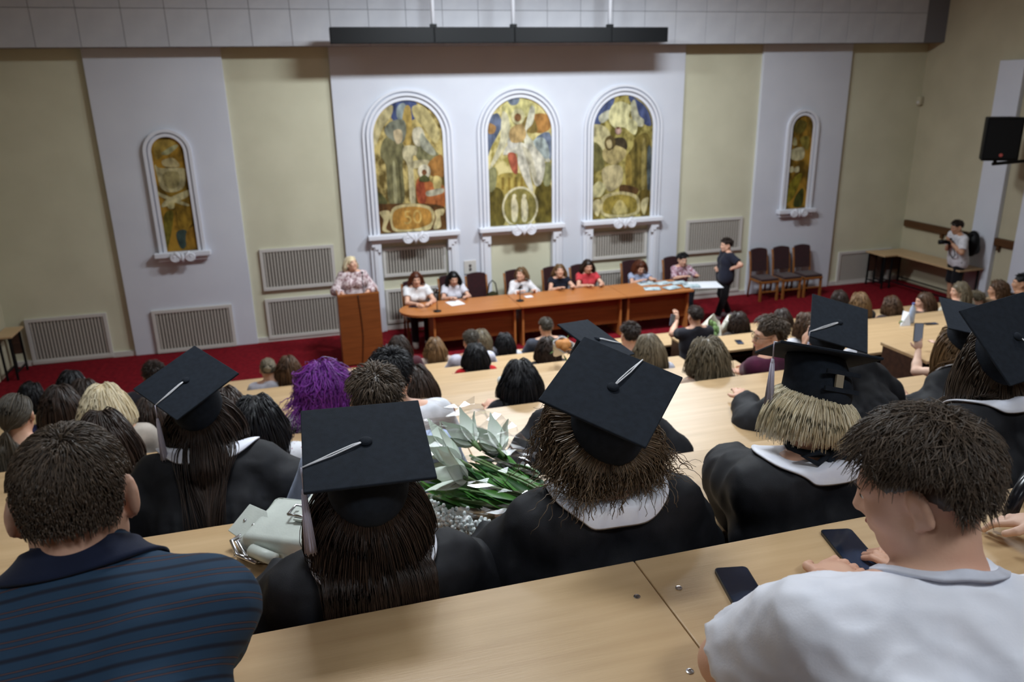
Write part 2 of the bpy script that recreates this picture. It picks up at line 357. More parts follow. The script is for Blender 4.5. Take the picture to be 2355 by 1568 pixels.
# ------------------------------------------------------------------ murals
def crom(P, n=5):
    P = np.array(P, float); k = len(P); out = []
    for i in range(k):
        a, b, c, d = P[i-1], P[i], P[(i+1) % k], P[(i+2) % k]
        for t in np.linspace(0, 1, n, endpoint=False):
            out.append(.5*((2*b)+(-a+c)*t+(2*a-5*b+4*c-d)*t*t+(-a+3*b-3*c+d)*t**3))
    return np.array(out)
def paint(rgb):
    c = np.array(rgb)*.96*.85+np.array((96, 84, 46))*.15; d = np.clip(c*.72-6, 0, 255); l = np.clip(c*1.1+6, 0, 255)
    return mat('paint %d %d %d' % tuple(rgb), tuple(d), .75, .25, tuple(l), 7., (1.6, 1, .9), lo=.3, hi=.7)
class Mural:
    def __init__(s, cx, w, zb, zt, label, bg, bg2, sc, ox, oy, nsc=5.):
        s.sc, s.ox, s.oy = sc, ox, oy; s.n = 0; r = w/2; s.y = WALL_Y-.008
        path = arch_path(cx, zt-r, r+.005, zb-.01)
        s.t = tag(MB().prism_y(path, s.y, WALL_Y+.001).build('mural', mat('mural ground '+label[:24], bg, .75, .25, bg2, nsc, (1.6, 1, 1), lo=.4, hi=.6, detail=6.)), label, 'mural')
        s.cx, s.w, s.zb, s.zt = cx, w, zb, zt
    def clip(s, P):
        r = s.w/2-.004; zs = s.zt-s.w/2; P = P.copy()
        P[:, 1] = np.maximum(P[:, 1], s.zb+.002); P[:, 0] = np.clip(P[:, 0], s.cx-r, s.cx+r)
        for i in range(len(P)):
            if P[i, 1] > zs:
                v = P[i]-np.array((s.cx, zs)); L = np.linalg.norm(v)
                if L > r: P[i] = np.array((s.cx, zs))+v*r/L
        return P
    def w2(s, pts): return np.array([atY(x/s.sc+s.ox, y/s.sc+s.oy, s.y)[[0, 2]] for x, y in pts])
    def shape(s, pts, rgb, name='painted_figure', smooth=True):
        P = s.w2(pts); P = crom(P) if smooth else P
        return s.poly(P, rgb, name)
    def poly(s, P, rgb, name='painted_figure'):
        P = s.clip(P); s.n += 1; y = s.y-.0006*s.n
        if sum(P[i, 0]*P[(i+1) % len(P), 1]-P[(i+1) % len(P), 0]*P[i, 1] for i in range(len(P))) < 0: P = P[::-1]
        me = bpy.data.meshes.new(name); me.from_pydata([(p[0], y, p[1]) for p in P]+[(p[0], s.y+.001, p[1]) for p in P], [], [tuple(range(len(P)))]+[(i, len(P)+i, len(P)+(i+1) % len(P), (i+1) % len(P)) for i in range(len(P))])
        return link(name, me, paint(rgb), s.t)
    def disc(s, c, r, rgb, name='painted_figure', ry=None):
        c = s.w2([c])[0]; a = np.linspace(0, 2*math.pi, 28, endpoint=False); k = 3.2/1000*2.6133/s.sc
        return s.poly(c+np.stack([np.cos(a)*r*k, np.sin(a)*(ry or r)*k*1.1], 1), rgb, name)
CR = (226, 214, 172); OL = (128, 118, 66)
m = Mural(-AR, PW, ZB, ZT, 'arched mural with two robed scholars, a white pillar and an orange robed figure', (92, 76, 34), (196, 176, 112), 2.6133, 700, 0)
for pts, c in [([(525, 612), (600, 604), (665, 610), (695, 690), (640, 725), (560, 745), (515, 690)], (62, 78, 132)), ([(408, 830), (440, 720), (500, 640), (532, 640), (520, 700), (470, 770), (440, 850), (412, 900)], (214, 200, 150)),
               ([(650, 640), (720, 640), (790, 740), (815, 810), (785, 860), (720, 770), (660, 705)], (206, 190, 132)), ([(560, 640), (600, 620), (625, 690), (590, 730), (555, 700)], (150, 165, 170)),
               ([(605, 640), (640, 660), (645, 840), (615, 875), (590, 850), (585, 750)], (188, 158, 84)), ([(470, 850), (520, 815), (590, 860), (603, 930), (590, 1000), (600, 1210), (510, 1215), (490, 1000), (458, 935)], (122, 118, 82)),
               ([(480, 780), (520, 730), (595, 720), (612, 790), (585, 860), (510, 830)], (128, 132, 118)), ([(535, 790), (580, 780), (588, 840), (555, 865)], (206, 186, 150)), ([(530, 990), (545, 990), (560, 1205), (540, 1205)], (168, 164, 124)), ([(565, 1000), (575, 1000), (590, 1200), (578, 1200)], (84, 80, 50)),
               ([(668, 870), (735, 845), (800, 920), (830, 960), (700, 965), (668, 925)], (132, 130, 92)), ([(652, 780), (700, 765), (725, 830), (690, 880), (655, 850)], (222, 214, 188)), ([(700, 800), (740, 840), (790, 920), (760, 930), (700, 880)], (176, 178, 160)),
               ([(600, 880), (672, 880), (672, 930), (652, 960), (668, 1210), (637, 1215), (620, 1000), (592, 945)], (218, 208, 168)), ([(645, 970), (740, 960), (745, 1000), (650, 1010)], (196, 186, 148)),
               ([(745, 980), (825, 930), (835, 1060), (760, 1050)], (176, 120, 58)), ([(672, 1090), (720, 1060), (770, 1100), (838, 1120), (838, 1250), (740, 1230), (680, 1210)], (188, 104, 54)), ([(672, 1110), (715, 1090), (730, 1210), (690, 1215)], (172, 74, 46)),
               ([(778, 1060), (822, 1070), (815, 1140), (778, 1130)], (220, 200, 130)), ([(735, 1150), (830, 1130), (830, 1160), (745, 1180)], (190, 186, 164)), ([(432, 1150), (500, 1215), (440, 1260)], (84, 84, 48)),
               ([(436, 1250), (500, 1225), (840, 1240), (852, 1390), (448, 1402)], (92, 56, 22)), ([(450, 1275), (505, 1265), (515, 1300), (490, 1370), (520, 1395), (470, 1385), (475, 1320)], (216, 200, 150)), ([(785, 1265), (840, 1255), (832, 1290), (815, 1300), (820, 1360), (775, 1375), (790, 1310)], (216, 200, 150)),
               ([(515, 1290), (545, 1240), (650, 1222), (750, 1240), (782, 1290), (770, 1350), (740, 1382), (650, 1392), (545, 1390), (520, 1350)], (224, 206, 150)), ([(530, 1295), (560, 1255), (650, 1240), (740, 1255), (765, 1295), (752, 1345), (650, 1376), (545, 1370)], (198, 142, 62))]: m.shape(pts, c)
m.disc((720, 1030), 36, (232, 224, 200)); m.disc((720, 1035), 15, (112, 66, 40)); m.shape([(690, 1070), (720, 1050), (750, 1072), (745, 1090), (695, 1090)], (88, 92, 50))
def text_on(mu, s, c, size, rgb):
    cu = bpy.data.curves.new('txt', 'FONT'); cu.body = s; cu.size = size; cu.align_x = 'CENTER'; cu.align_y = 'CENTER'; cu.extrude = .001
    o = bpy.data.objects.new('txt', cu); COL.objects.link(o); dg = bpy.context.evaluated_depsgraph_get(); me = bpy.data.meshes.new_from_object(o.evaluated_get(dg)); bpy.data.objects.remove(o)
    mu.n += 2; q = mu.w2([c])[0]
    return link('painted_numeral', me, paint(rgb), mu.t, (q[0], mu.y-.0006*mu.n, q[1]), (math.pi/2, 0, 0))
text_on(m, '50', (650, 1308), .36, (226, 186, 104))
m = Mural(0, PW, ZB, ZT, 'arched mural with a winged haloed angel in white above a round medallion', (150, 136, 70), (214, 200, 140), 2.6133, 700, 0)
for pts, c in [([(1185, 650), (1250, 595), (1340, 600), (1400, 660), (1340, 760), (1230, 760)], (228, 220, 150)), ([(1098, 740), (1160, 680), (1185, 760), (1125, 880), (1098, 940)], (98, 112, 146)), ([(1390, 830), (1478, 800), (1482, 960), (1400, 920)], (112, 126, 156)), ([(1220, 590), (1290, 586), (1280, 625), (1240, 630)], (120, 134, 158)),
               ([(1375, 690), (1460, 690), (1478, 770), (1410, 800), (1345, 760)], (184, 128, 66)), ([(1105, 740), (1150, 760), (1140, 800), (1105, 800)], (176, 132, 82)), ([(1310, 720), (1370, 700), (1400, 790), (1330, 790)], (140, 118, 60)),
               ([(1190, 672), (1225, 700), (1232, 820), (1160, 960), (1112, 1010), (1170, 860), (1180, 780)], (224, 218, 186)), ([(1355, 650), (1385, 655), (1372, 740), (1335, 800), (1430, 900), (1478, 970), (1400, 950), (1320, 850)], (222, 220, 200)), ([(1375, 850), (1440, 830), (1475, 930), (1440, 950)], (176, 190, 192)),
               ([(1150, 1080), (1200, 1040), (1330, 1050), (1345, 1140), (1160, 1160)], (190, 168, 84)), ([(1108, 1150), (1190, 1150), (1205, 1340), (1112, 1356)], (104, 92, 34)), ([(1390, 1130), (1482, 1110), (1482, 1332), (1390, 1340)], (102, 90, 30)), ([(1105, 1030), (1150, 1010), (1150, 1120), (1110, 1150)], (146, 146, 104)), ([(1430, 1000), (1480, 980), (1480, 1100), (1440, 1110)], (146, 148, 106)),
               ([(1195, 930), (1225, 865), (1300, 855), (1400, 900), (1445, 980), (1425, 1095), (1385, 1112), (1350, 1010), (1375, 1150), (1335, 1110), (1285, 990), (1272, 920)], (232, 228, 212)), ([(1310, 880), (1360, 920), (1400, 1080), (1380, 1090), (1330, 950)], (206, 200, 176)), ([(1222, 925), (1272, 930), (1280, 1040), (1248, 1025)], (184, 92, 70)),
               ([(1225, 830), (1270, 820), (1275, 880), (1225, 890)], (206, 204, 196)), ([(1235, 780), (1300, 740), (1330, 790), (1325, 830), (1295, 855), (1240, 850)], (206, 172, 116))]: m.shape(pts, c)
for i in range(4): m.shape([(1185+38*i, 1065), (1200+38*i, 1065), (1200+38*i, 1140), (1185+38*i, 1140)], (150, 124, 50), smooth=False)
m.disc((1283, 700), 40, (234, 226, 176)); m.disc((1281, 706), 21, (150, 100, 62)); m.disc((1296, 1245), 112, (234, 226, 190)); m.disc((1296, 1245), 100, (146, 136, 72))
for dx in (-32, 28):
    m.shape([(1290+dx, 1180), (1305+dx, 1200), (1315+dx, 1250), (1306+dx, 1325), (1280+dx, 1325), (1274+dx, 1250), (1276+dx, 1200)], (234, 226, 190)); m.disc((1292+dx, 1178), 12, (234, 226, 190))
m = Mural(AR, PW, ZB, ZT, 'arched mural with a mother, a man in a dark suit and tall gold robed figures', (94, 84, 34), (178, 164, 96), 2.6133, 700, 0)
for pts, c in [([(1735, 740), (1775, 640), (1860, 585), (1850, 640), (1800, 700), (1760, 780)], (74, 90, 140)), ([(1950, 575), (2050, 640), (2085, 750), (2035, 740), (1985, 660)], (66, 80, 132)), ([(1770, 700), (1830, 660), (1850, 690), (1790, 740)], (206, 206, 186)), ([(1960, 640), (1985, 600), (2010, 690), (2040, 720), (2030, 760), (1980, 740)], (206, 204, 176)),
               ([(1845, 640), (1900, 610), (1965, 640), (1950, 700), (2000, 740), (1985, 810), (1920, 765), (1870, 770), (1830, 720)], (230, 224, 170)), ([(1732, 750), (1820, 770), (1840, 860), (1780, 905), (1735, 840)], (216, 206, 156)), ([(1985, 830), (2060, 800), (2085, 900), (2070, 1130), (1990, 1140), (1940, 1120), (1930, 960), (1975, 880)], (124, 108, 48)), ([(2030, 860), (2050, 860), (2045, 1120), (2025, 1120)], (160, 144, 84)),
               ([(1985, 880), (2000, 880), (2000, 1130), (1985, 1130)], (88, 76, 28)), ([(2060, 900), (2085, 900), (2080, 1130), (2060, 1130)], (72, 84, 92)), ([(1930, 950), (1960, 940), (1965, 1120), (1935, 1125)], (158, 134, 60)), ([(1740, 860), (1790, 900), (1800, 1000), (1740, 1020)], (112, 108, 62)), ([(1855, 835), (1920, 830), (1940, 890), (1885, 915), (1860, 880)], (58, 48, 34)),
               ([(1795, 900), (1850, 870), (1930, 900), (1920, 950), (1860, 990), (1800, 960)], (196, 178, 122)), ([(1810, 830), (1850, 815), (1870, 870), (1830, 905), (1805, 880)], (92, 76, 40)), ([(1815, 850), (1840, 840), (1848, 880), (1825, 890)], (208, 190, 142)), ([(1790, 1020), (1860, 990), (1910, 1010), (1905, 1100), (1840, 1150), (1800, 1110)], (206, 192, 146)), ([(1905, 1110), (2000, 1130), (1990, 1165), (1900, 1160)], (84, 56, 28)),
               ([(1728, 1130), (1770, 1090), (1810, 1120), (1780, 1180), (1732, 1180)], (206, 200, 150)), ([(1726, 1210), (1780, 1190), (1775, 1300), (1726, 1312)], (118, 100, 38)), ([(2010, 1160), (2075, 1150), (2068, 1290), (2020, 1300)], (112, 94, 36)), ([(1735, 1210), (1775, 1200), (1780, 1250), (1760, 1300), (1735, 1260)], (216, 204, 156)), ([(2030, 1200), (2065, 1185), (2060, 1230), (2040, 1290), (2020, 1240)], (216, 204, 156)),
               ([(1778, 1230), (1800, 1175), (1895, 1150), (1990, 1170), (2015, 1220), (2000, 1285), (1895, 1305), (1795, 1295)], (218, 204, 150)), ([(1792, 1235), (1815, 1190), (1895, 1168), (1975, 1185), (1998, 1225), (1985, 1272), (1895, 1288), (1805, 1280)], (170, 150, 66)), ([(1850, 1280), (1870, 1220), (1895, 1200), (1920, 1220), (1940, 1275)], (212, 196, 128))]: m.shape(pts, c)
m.disc((1885, 785), 20, (202, 166, 156)); m.disc((1884, 768), 12, (104, 62, 46), ry=6)
m = Mural(-BR, SW, ZBS, ZTS, 'narrow arched mural with a cream crest on gold drapery, left side of the stage wall', (86, 66, 14), (168, 128, 44), 2.6138, 0, 0, 3.)
for pts, c in [([(925, 860), (1000, 840), (1060, 850), (1000, 910), (940, 960)], (176, 146, 66)), ([(970, 920), (1050, 870), (1070, 880), (1010, 930)], (176, 176, 132)), ([(990, 1130), (1110, 1120), (1160, 1320), (1080, 1400), (1060, 1260)], (158, 122, 34)), ([(985, 1300), (1040, 1270), (1030, 1400), (1000, 1490)], (116, 106, 30)), ([(1060, 1400), (1110, 1380), (1130, 1420), (1110, 1490), (1080, 1480)], (54, 76, 76)), ([(1120, 1400), (1180, 1360), (1190, 1490), (1130, 1495)], (150, 108, 30)),
               ([(930, 990), (965, 1010), (1100, 1010), (1115, 1040), (1110, 1110), (1080, 1145), (1020, 1155), (970, 1130), (945, 1060)], (212, 200, 150)), ([(985, 1040), (1070, 1035), (1075, 1110), (1030, 1135), (990, 1110)], (170, 158, 108)), ([(975, 965), (1040, 950), (1080, 1000), (990, 1000)], (206, 190, 140)), ([(950, 1150), (975, 1165), (1130, 1225), (1110, 1235), (960, 1180)], (216, 206, 156)), ([(1135, 1140), (1130, 1180), (1000, 1240), (970, 1240), (1000, 1200)], (216, 206, 156)), ([(1010, 1225), (1045, 1215), (1045, 1250), (1015, 1252)], (206, 196, 140))]: m.shape(pts, c)
m = Mural(BR, SW, ZBS, ZTS, 'narrow arched mural with pale doves and an open book, right side of the stage wall', (56, 52, 10), (122, 112, 30), 2.6129, 1500, 0, 3.)
for pts, c in [([(840, 780), (880, 720), (930, 740), (900, 800)], (104, 92, 30)), ([(850, 830), (865, 830), (868, 870), (845, 870)], (196, 190, 140)), ([(828, 905), (905, 885), (912, 945), (870, 965), (830, 950)], (206, 200, 160)), ([(890, 830), (940, 820), (935, 900), (905, 880)], (146, 132, 54)), ([(820, 1010), (845, 1000), (850, 1030), (825, 1035)], (206, 200, 160)), ([(855, 1010), (880, 1000), (880, 1030), (858, 1035)], (206, 200, 160)), ([(800, 1150), (860, 1060), (900, 1050), (850, 1180), (800, 1220)], (140, 128, 30)), ([(860, 1180), (905, 1130), (900, 1230), (850, 1240)], (60, 66, 20))]: m.shape(pts, c)
# ------------------------------------------------------------------ lecture desks
DD = .53
J0 = -3.495; JL = 2.6
AIS = (-.78, .66)
def lecture_desk(k, x0, x1, label, screws=False):
    t = thing('lecture_desk', label, 'desk', (0, rowY(k), tread(k)), 0, 'tiered lecture desks')
    js = [x0]+sorted(j for j in (J0+JL*i for i in range(-4, 8)) if x0+.2 < j < x1-.2)+[x1]
    for i in range(len(js)-1):
        g0 = .0012 if i else 0; g1 = .0012 if i < len(js)-2 else 0
        w = MB().box(js[i]+g0, js[i+1]-g1, -DD, 0, .722, .75).build('worktop_board', M_DESK, t, bevel=.003)
        if screws:
            for xx in ((js[i]+.05) if i else None, (js[i+1]-.05) if i < len(js)-2 else None):
                if xx is None: continue
                for yy in (-.125, -.36): MB().lathe([(.0075, 0), (.0075, .0012), (.005, .0016), (.0045, .0006)], 16).build('screw', M_CHROME, w, loc=(xx-.0+.0, yy, .7502))
    top = .70
    MB().box(x0+.03, x1-.03, -.10, -.075, .12, .722).build('modesty_panel', M_DESKD, t)
    ns = max(2, int((x1-x0)/1.3)+1)
    for i in range(ns):
        x = x0+.02+(x1-x0-.04)*i/(ns-1)
        MB().box(x-.018, x+.018, -DD+.06, -.03, 0, .722).build('end_panel' if i in (0, ns-1) else 'support_panel', M_DESKD, t)
    MB().box(x0+.05, x1-.05, -DD+.10, -.12, .62, .635).build('book_shelf', M_DESKD, t)
    return t
def bench(k, x0, x1, label):
    # seat row k hangs on the desk behind it
    y0 = rowY(k-1); t = thing('bench', label, 'bench', (0, y0, tread(k)), 0, 'benches of the lecture rows')
    n = max(1, int((x1-x0)/.55)); w = (x1-x0)/n
    me = MB().box(.02, w-.02, .03, .36, .41, .44).mesh('seat', bevel=.006)
    for i in range(n): link('seat', me, M_DESKD, t, (x0+i*w, 0, 0))
    for i in range(0, n+1, 2): MB().box(x0+i*w-.015 if i else x0, x0+i*w+.015, .05, .34, 0 if True else .1, .41).build('seat_bracket', M_STEEL, t)
    return t
ORD = ['nearest', 'second', 'third', 'fourth', 'fifth', 'sixth', 'seventh', 'eighth', 'ninth', 'front']
for k in range(10):
    n = ORD[k]; xl = -8.2 if k > 1 else -7.2
    if k == 9: lecture_desk(9, xl, 7.6, 'frontmost long beech lecture desk facing the red carpet')
    else:
        lecture_desk(k, xl, AIS[0], '%s row of long beech lecture desks left of the aisle, counted from the camera' % n if k else 'nearest long beech lecture desk with screws and a board joint, phones lying on it', k < 3)
        if k >= 1: lecture_desk(k, AIS[1], 7.6, '%s row of beech lecture desks right of the aisle, counted from the camera' % n)
    bench(k, xl, AIS[0], 'dark bench in the %s row left of the aisle, counted from the camera' % n)
    if k >= 1: bench(k, AIS[1], 7.6, 'dark bench in the %s row right of the aisle, counted from the camera' % n)
# ------------------------------------------------------------------ stage furniture
M_RED = mat('dark red velvet', (50, 9, 15), .8, .25, (36, 6, 10), 20., sheen=.3)
M_CHW = wood('golden oak frame', (156, 100, 48), (128, 78, 34), .45, 'z')
def chair_parts(t, back=.98):
    for sx in (-1, 1):
        MB().bar((sx*.2, .2, 0), (sx*.2, .19, .43), .04).build('leg', M_CHW, t)
        MB().tube([(sx*.2, -.26, 0), (sx*.2, -.2, .43), (sx*.2, -.24, .75), (sx*.2, -.3, back)], .021, 8).build('leg', M_CHW, t, smooth=True)
    MB().box(-.22, .22, -.22, .23, .38, .43).build('seat_frame', M_CHW, t, bevel=.008)
    MB().box(-.21, .21, -.2, .23, .43, .48).build('seat', M_RED, t, bevel=.02)
    P = [(x, .05-.05*math.cos(x/.2*1.2)) for x in np.linspace(-.19, .19, 9)]
    b = MB(); n = 9; V = []
    for zz, off in ((.56, -.235), (.76, -.26), (back+.03, -.305)):
        for x in np.linspace(-.18, .18, n):
            zt2 = zz+(.03*math.cos(x/.18*1.5) if zz > .9 else 0)
            V += [(x, off, zt2), (x, off+.045, zt2)]
    F = []
    for j in range(2):
        for i in range(n-1):
            a = j*2*n+2*i; c = a+2*n
            F += [(a, c, c+2, a+2), (a+1, a+3, c+3, c+1)]
    for i in range(n-1): F += [(2*i, 2*i+2, 2*i+3, 2*i+1), (4*n+2*i, 4*n+2*i+1, 4*n+2*i+3, 4*n+2*i+2)]
    for j in range(2): F += [(j*2*n, j*2*n+1, j*2*n+2*n+1, j*2*n+2*n), (j*2*n+2*n-2, j*2*n+4*n-2, j*2*n+4*n-1, j*2*n+2*n-1)]
    b.add(V, F); b.build('backrest', M_RED, t)
    MB().bar((-.2, .2, .2), (.2, .2, .2), .025).build('stretcher', M_CHW, t)
def stage_chair(x, y, rz, label): t = thing('banquet_chair', label, 'chair', (x, y, 0), rz, 'dark red padded chairs'); chair_parts(t); return t
for (px, py), lab in zip(((1756, 640), (1808, 632), (1856, 625)), ('leftmost of the three empty dark red chairs by the white wall panel', 'middle one of the three empty dark red chairs by the white wall panel', 'rightmost of the three empty dark red chairs by the white wall panel')):
    p = atY(px, py, 13.72); stage_chair(p[0], 13.70, math.pi, lab)
# presidium tables
TY0, TY1 = 12.28, 13.16
xr = atZ(1608, 672, .75)[0]; sx1 = atZ(1191, 700, .75)[0]; sx2 = atZ(1443, 682, .75)[0]; xl = atZ(922, 705, .75)[0]; xp = atZ(1005, 735, .75)[0]
def presid(x0, x1, label, rounded=False):
    t = thing('conference_table', label, 'table', (0, 0, 0), 0, 'cherry conference tables in a row')
    if rounded:
        r = (TY1-TY0)/2; yc = (TY0+TY1)/2; P = [(x0+r-r*math.sin(a)*1.15, yc+r*math.cos(a)) for a in np.linspace(0, math.pi, 18)]
        MB().prism(P+[(x1, TY0), (x1, TY1)], .715, .75).build('table_top', M_ORANGE, t)
        px0 = xp
    else: MB().box(x0, x1, TY0, TY1, .715, .75).build('table_top', M_ORANGE, t, bevel=.004); px0 = x0+.05
    MB().box(px0, x1-.05, TY0+.16, TY0+.18, .22, .715).build('front_panel', M_ORANGED, t)
    for x in (px0, x1-.09): MB().box(x, x+.035, TY0+.08, TY1-.1, 0, .715).build('side_panel', M_ORANGE, t, bevel=.003)
    return t
presid(xl, sx1-.004, 'cherry conference table with a rounded end next to the lectern', True)
presid(sx1+.004, sx2-.004, 'middle cherry conference table of the row on the stage')
presid(sx2+.004, xr, 'cherry conference table at the right end of the row, covered with certificates')
# lectern
pl = atY(776, 682, 12.3); pr_ = atY(872, 674, 12.3)
lt = thing('lectern', 'cherry wood lectern with a cable down its front', 'lectern', ((pl[0]+pr_[0])/2, 12.3, 0))
hw = (pr_[0]-pl[0])/2; lz = pl[2]
MB().box(-hw, hw, .0, .022, .02, lz).build('front_panel', M_ORANGED, lt, bevel=.003)
for s_ in (-1, 1): MB().box(s_*hw-(.02 if s_ > 0 else 0), s_*hw+(.02 if s_ < 0 else 0), .022, .45, .0, lz).build('side_panel', M_ORANGED, lt, bevel=.003)
MB().add([(-hw, 0, lz), (hw, 0, lz), (hw, .48, lz-.12), (-hw, .48, lz-.12), (-hw, 0, lz+.025), (hw, 0, lz+.025), (hw, .48, lz-.095), (-hw, .48, lz-.095)], [(0, 3, 2, 1), (4, 5, 6, 7), (0, 1, 5, 4), (1, 2, 6, 5), (2, 3, 7, 6), (3, 0, 4, 7)]).build('slanted_top', M_ORANGE, lt)
MB().box(-hw+.02, hw-.02, .022, .4, .45, .47).build('shelf', M_ORANGED, lt)
zz = np.linspace(lz, .03, 16); MB().tube([(.0+.02*math.sin(3*z)-.06*max(0, .5-z), -.006, z) for z in zz], .006, 6).build('cable', M_BLACK, lt, smooth=True)
# side tables in the two front corners
def side_table(x0, x1, y0, y1, label, z=.75):
    t = thing('side_table', label, 'table', ((x0+x1)/2, (y0+y1)/2, 0), 0)
    hx, hy = (x1-x0)/2, (y1-y0)/2
    MB().box(-hx, hx, -hy, hy, z-.03, z).build('table_top', M_DESK, t, bevel=.004)
    for sx in (-1, 1):
        for sy in (-1, 1): MB().bar((sx*(hx-.06), sy*(hy-.06), 0), (sx*(hx-.06), sy*(hy-.06), z-.03), .03).build('leg', M_BLACK, t)
        MB().bar((sx*(hx-.06), -hy+.06, .12), (sx*(hx-.06), hy-.06, .12), .025).build('stretcher', M_BLACK, t)
    MB().box(-hx+.08, hx-.08, hy-.08, hy-.06, .3, z-.03).build('modesty_panel', M_DESKD, t)
    return t
q1 = atZ(1985, 575, .75); q2 = atZ(2105, 590, .75)
side_table(q1[0], RX-.72, WALL_Y-.65, WALL_Y-.05, 'pale wood table along the stage wall in the right corner')
side_table(RX-.70, RX-.11, WALL_Y-2.3, WALL_Y-.10, 'long pale wood table along the right wall by the photographer')
q1 = atZ(66, 738, .75)
side_table(LX+.05, q1[0], min(q1[1], WALL_Y-.12)-.62, min(q1[1], WALL_Y-.12), 'pale wood table in the left corner of the stage')
# ------------------------------------------------------------------ people: distance-field figures
def V3(*a): return np.array(a, float)
def nrm(v): v = np.asarray(v, float); return v/(np.linalg.norm(v)+1e-12)
class Prim:
    """round cone a->b (ra, rb) or ellipsoid (c, radii, R); optional clip planes [(point, normal)] keep the side where (p-point).normal<0"""
    def __init__(s, a, b=None, ra=.05, rb=None, R=None, k=.03, clip=None, op='add', sq=None):
        s.a = np.array(a, float); s.k = k; s.clip = clip or []; s.op = op
        if b is None:
            s.kind = 'e'; s.r = np.ones(3)*np.array(ra, float); s.R = np.eye(3) if R is None else R; s.bb = (s.a-s.r.max(), s.a+s.r.max())
        else:
            s.kind = 'c'; s.b = np.array(b, float); s.ra = ra; s.rb = ra if rb is None else rb
            s.bb = (np.minimum(s.a-s.ra, s.b-s.rb), np.maximum(s.a+s.ra, s.b+s.rb))
    def d(s, P):
        if s.kind == 'e':
            q = (P-s.a)@s.R; k0 = np.sqrt(((q/s.r)**2).sum(-1)); k1 = np.sqrt(((q/s.r**2)**2).sum(-1))+1e-9; d = k0*(k0-1)/k1
        else:
            ab = s.b-s.a; L2 = ab@ab+1e-12; t = np.clip(((P-s.a)@ab)/L2, 0, 1); c = P-s.a-t[..., None]*ab
            d = np.sqrt((c**2).sum(-1))-(s.ra+(s.rb-s.ra)*t)
        for p, n in s.clip: d = np.maximum(d, (P-p)@n)
        return d
    def inflate(s, o, clip=None):
        if s.kind == 'e': return Prim(s.a, None, s.r+o, R=s.R, k=s.k, clip=s.clip+(clip or []), op=s.op)
        return Prim(s.a, s.b, s.ra+o, s.rb+o, k=s.k, clip=s.clip+(clip or []), op=s.op)
def sdf(prims, P):
    F = np.full(P.shape[:-1], 1.0)
    for p in prims:
        d = p.d(P)
        if p.op == 'sub': F = np.maximum(F, -d)
        else:
            h = np.clip(.5+.5*(F-d)/p.k, 0, 1); F = F*(1-h)+d*h-p.k*h*(1-h)
    return F
def grad(prims, P, e=.004):
    G = np.zeros_like(P)
    for s in ((1, -1, -1), (-1, -1, 1), (-1, 1, -1), (1, 1, 1)):
        v = np.array(s, float); G += v*sdf(prims, P+v*e)[..., None]
    return G/(np.linalg.norm(G, axis=-1, keepdims=True)+1e-9)
def axis(lo, hi, h, spans=()):
    out = [lo]; x = lo
    while x < hi:
        hh = h
        for a, b, f in spans:
            if a-hh < x < b: hh = min(hh, f)
        x += hh; out.append(x)
    return np.array(out)
def field(prims, ax, mar=.05):
    nx, ny, nz = [len(a) for a in ax]; F = np.full((nx, ny, nz), 1.0)
    for p in prims:
        sl = []
        for i in range(3):
            a = max(0, np.searchsorted(ax[i], p.bb[0][i]-mar-p.k)-1); b = min(len(ax[i]), np.searchsorted(ax[i], p.bb[1][i]+mar+p.k)+1); sl.append(slice(a, b))
        g = np.stack(np.meshgrid(ax[0][sl[0]], ax[1][sl[1]], ax[2][sl[2]], indexing='ij'), -1)
        if g.size == 0: continue
        d = p.d(g); S = F[tuple(sl)]
        if p.op == 'sub': F[tuple(sl)] = np.maximum(S, -d)
        else:
            h = np.clip(.5+.5*(S-d)/p.k, 0, 1); F[tuple(sl)] = S*(1-h)+d*h-p.k*h*(1-h)
    return F
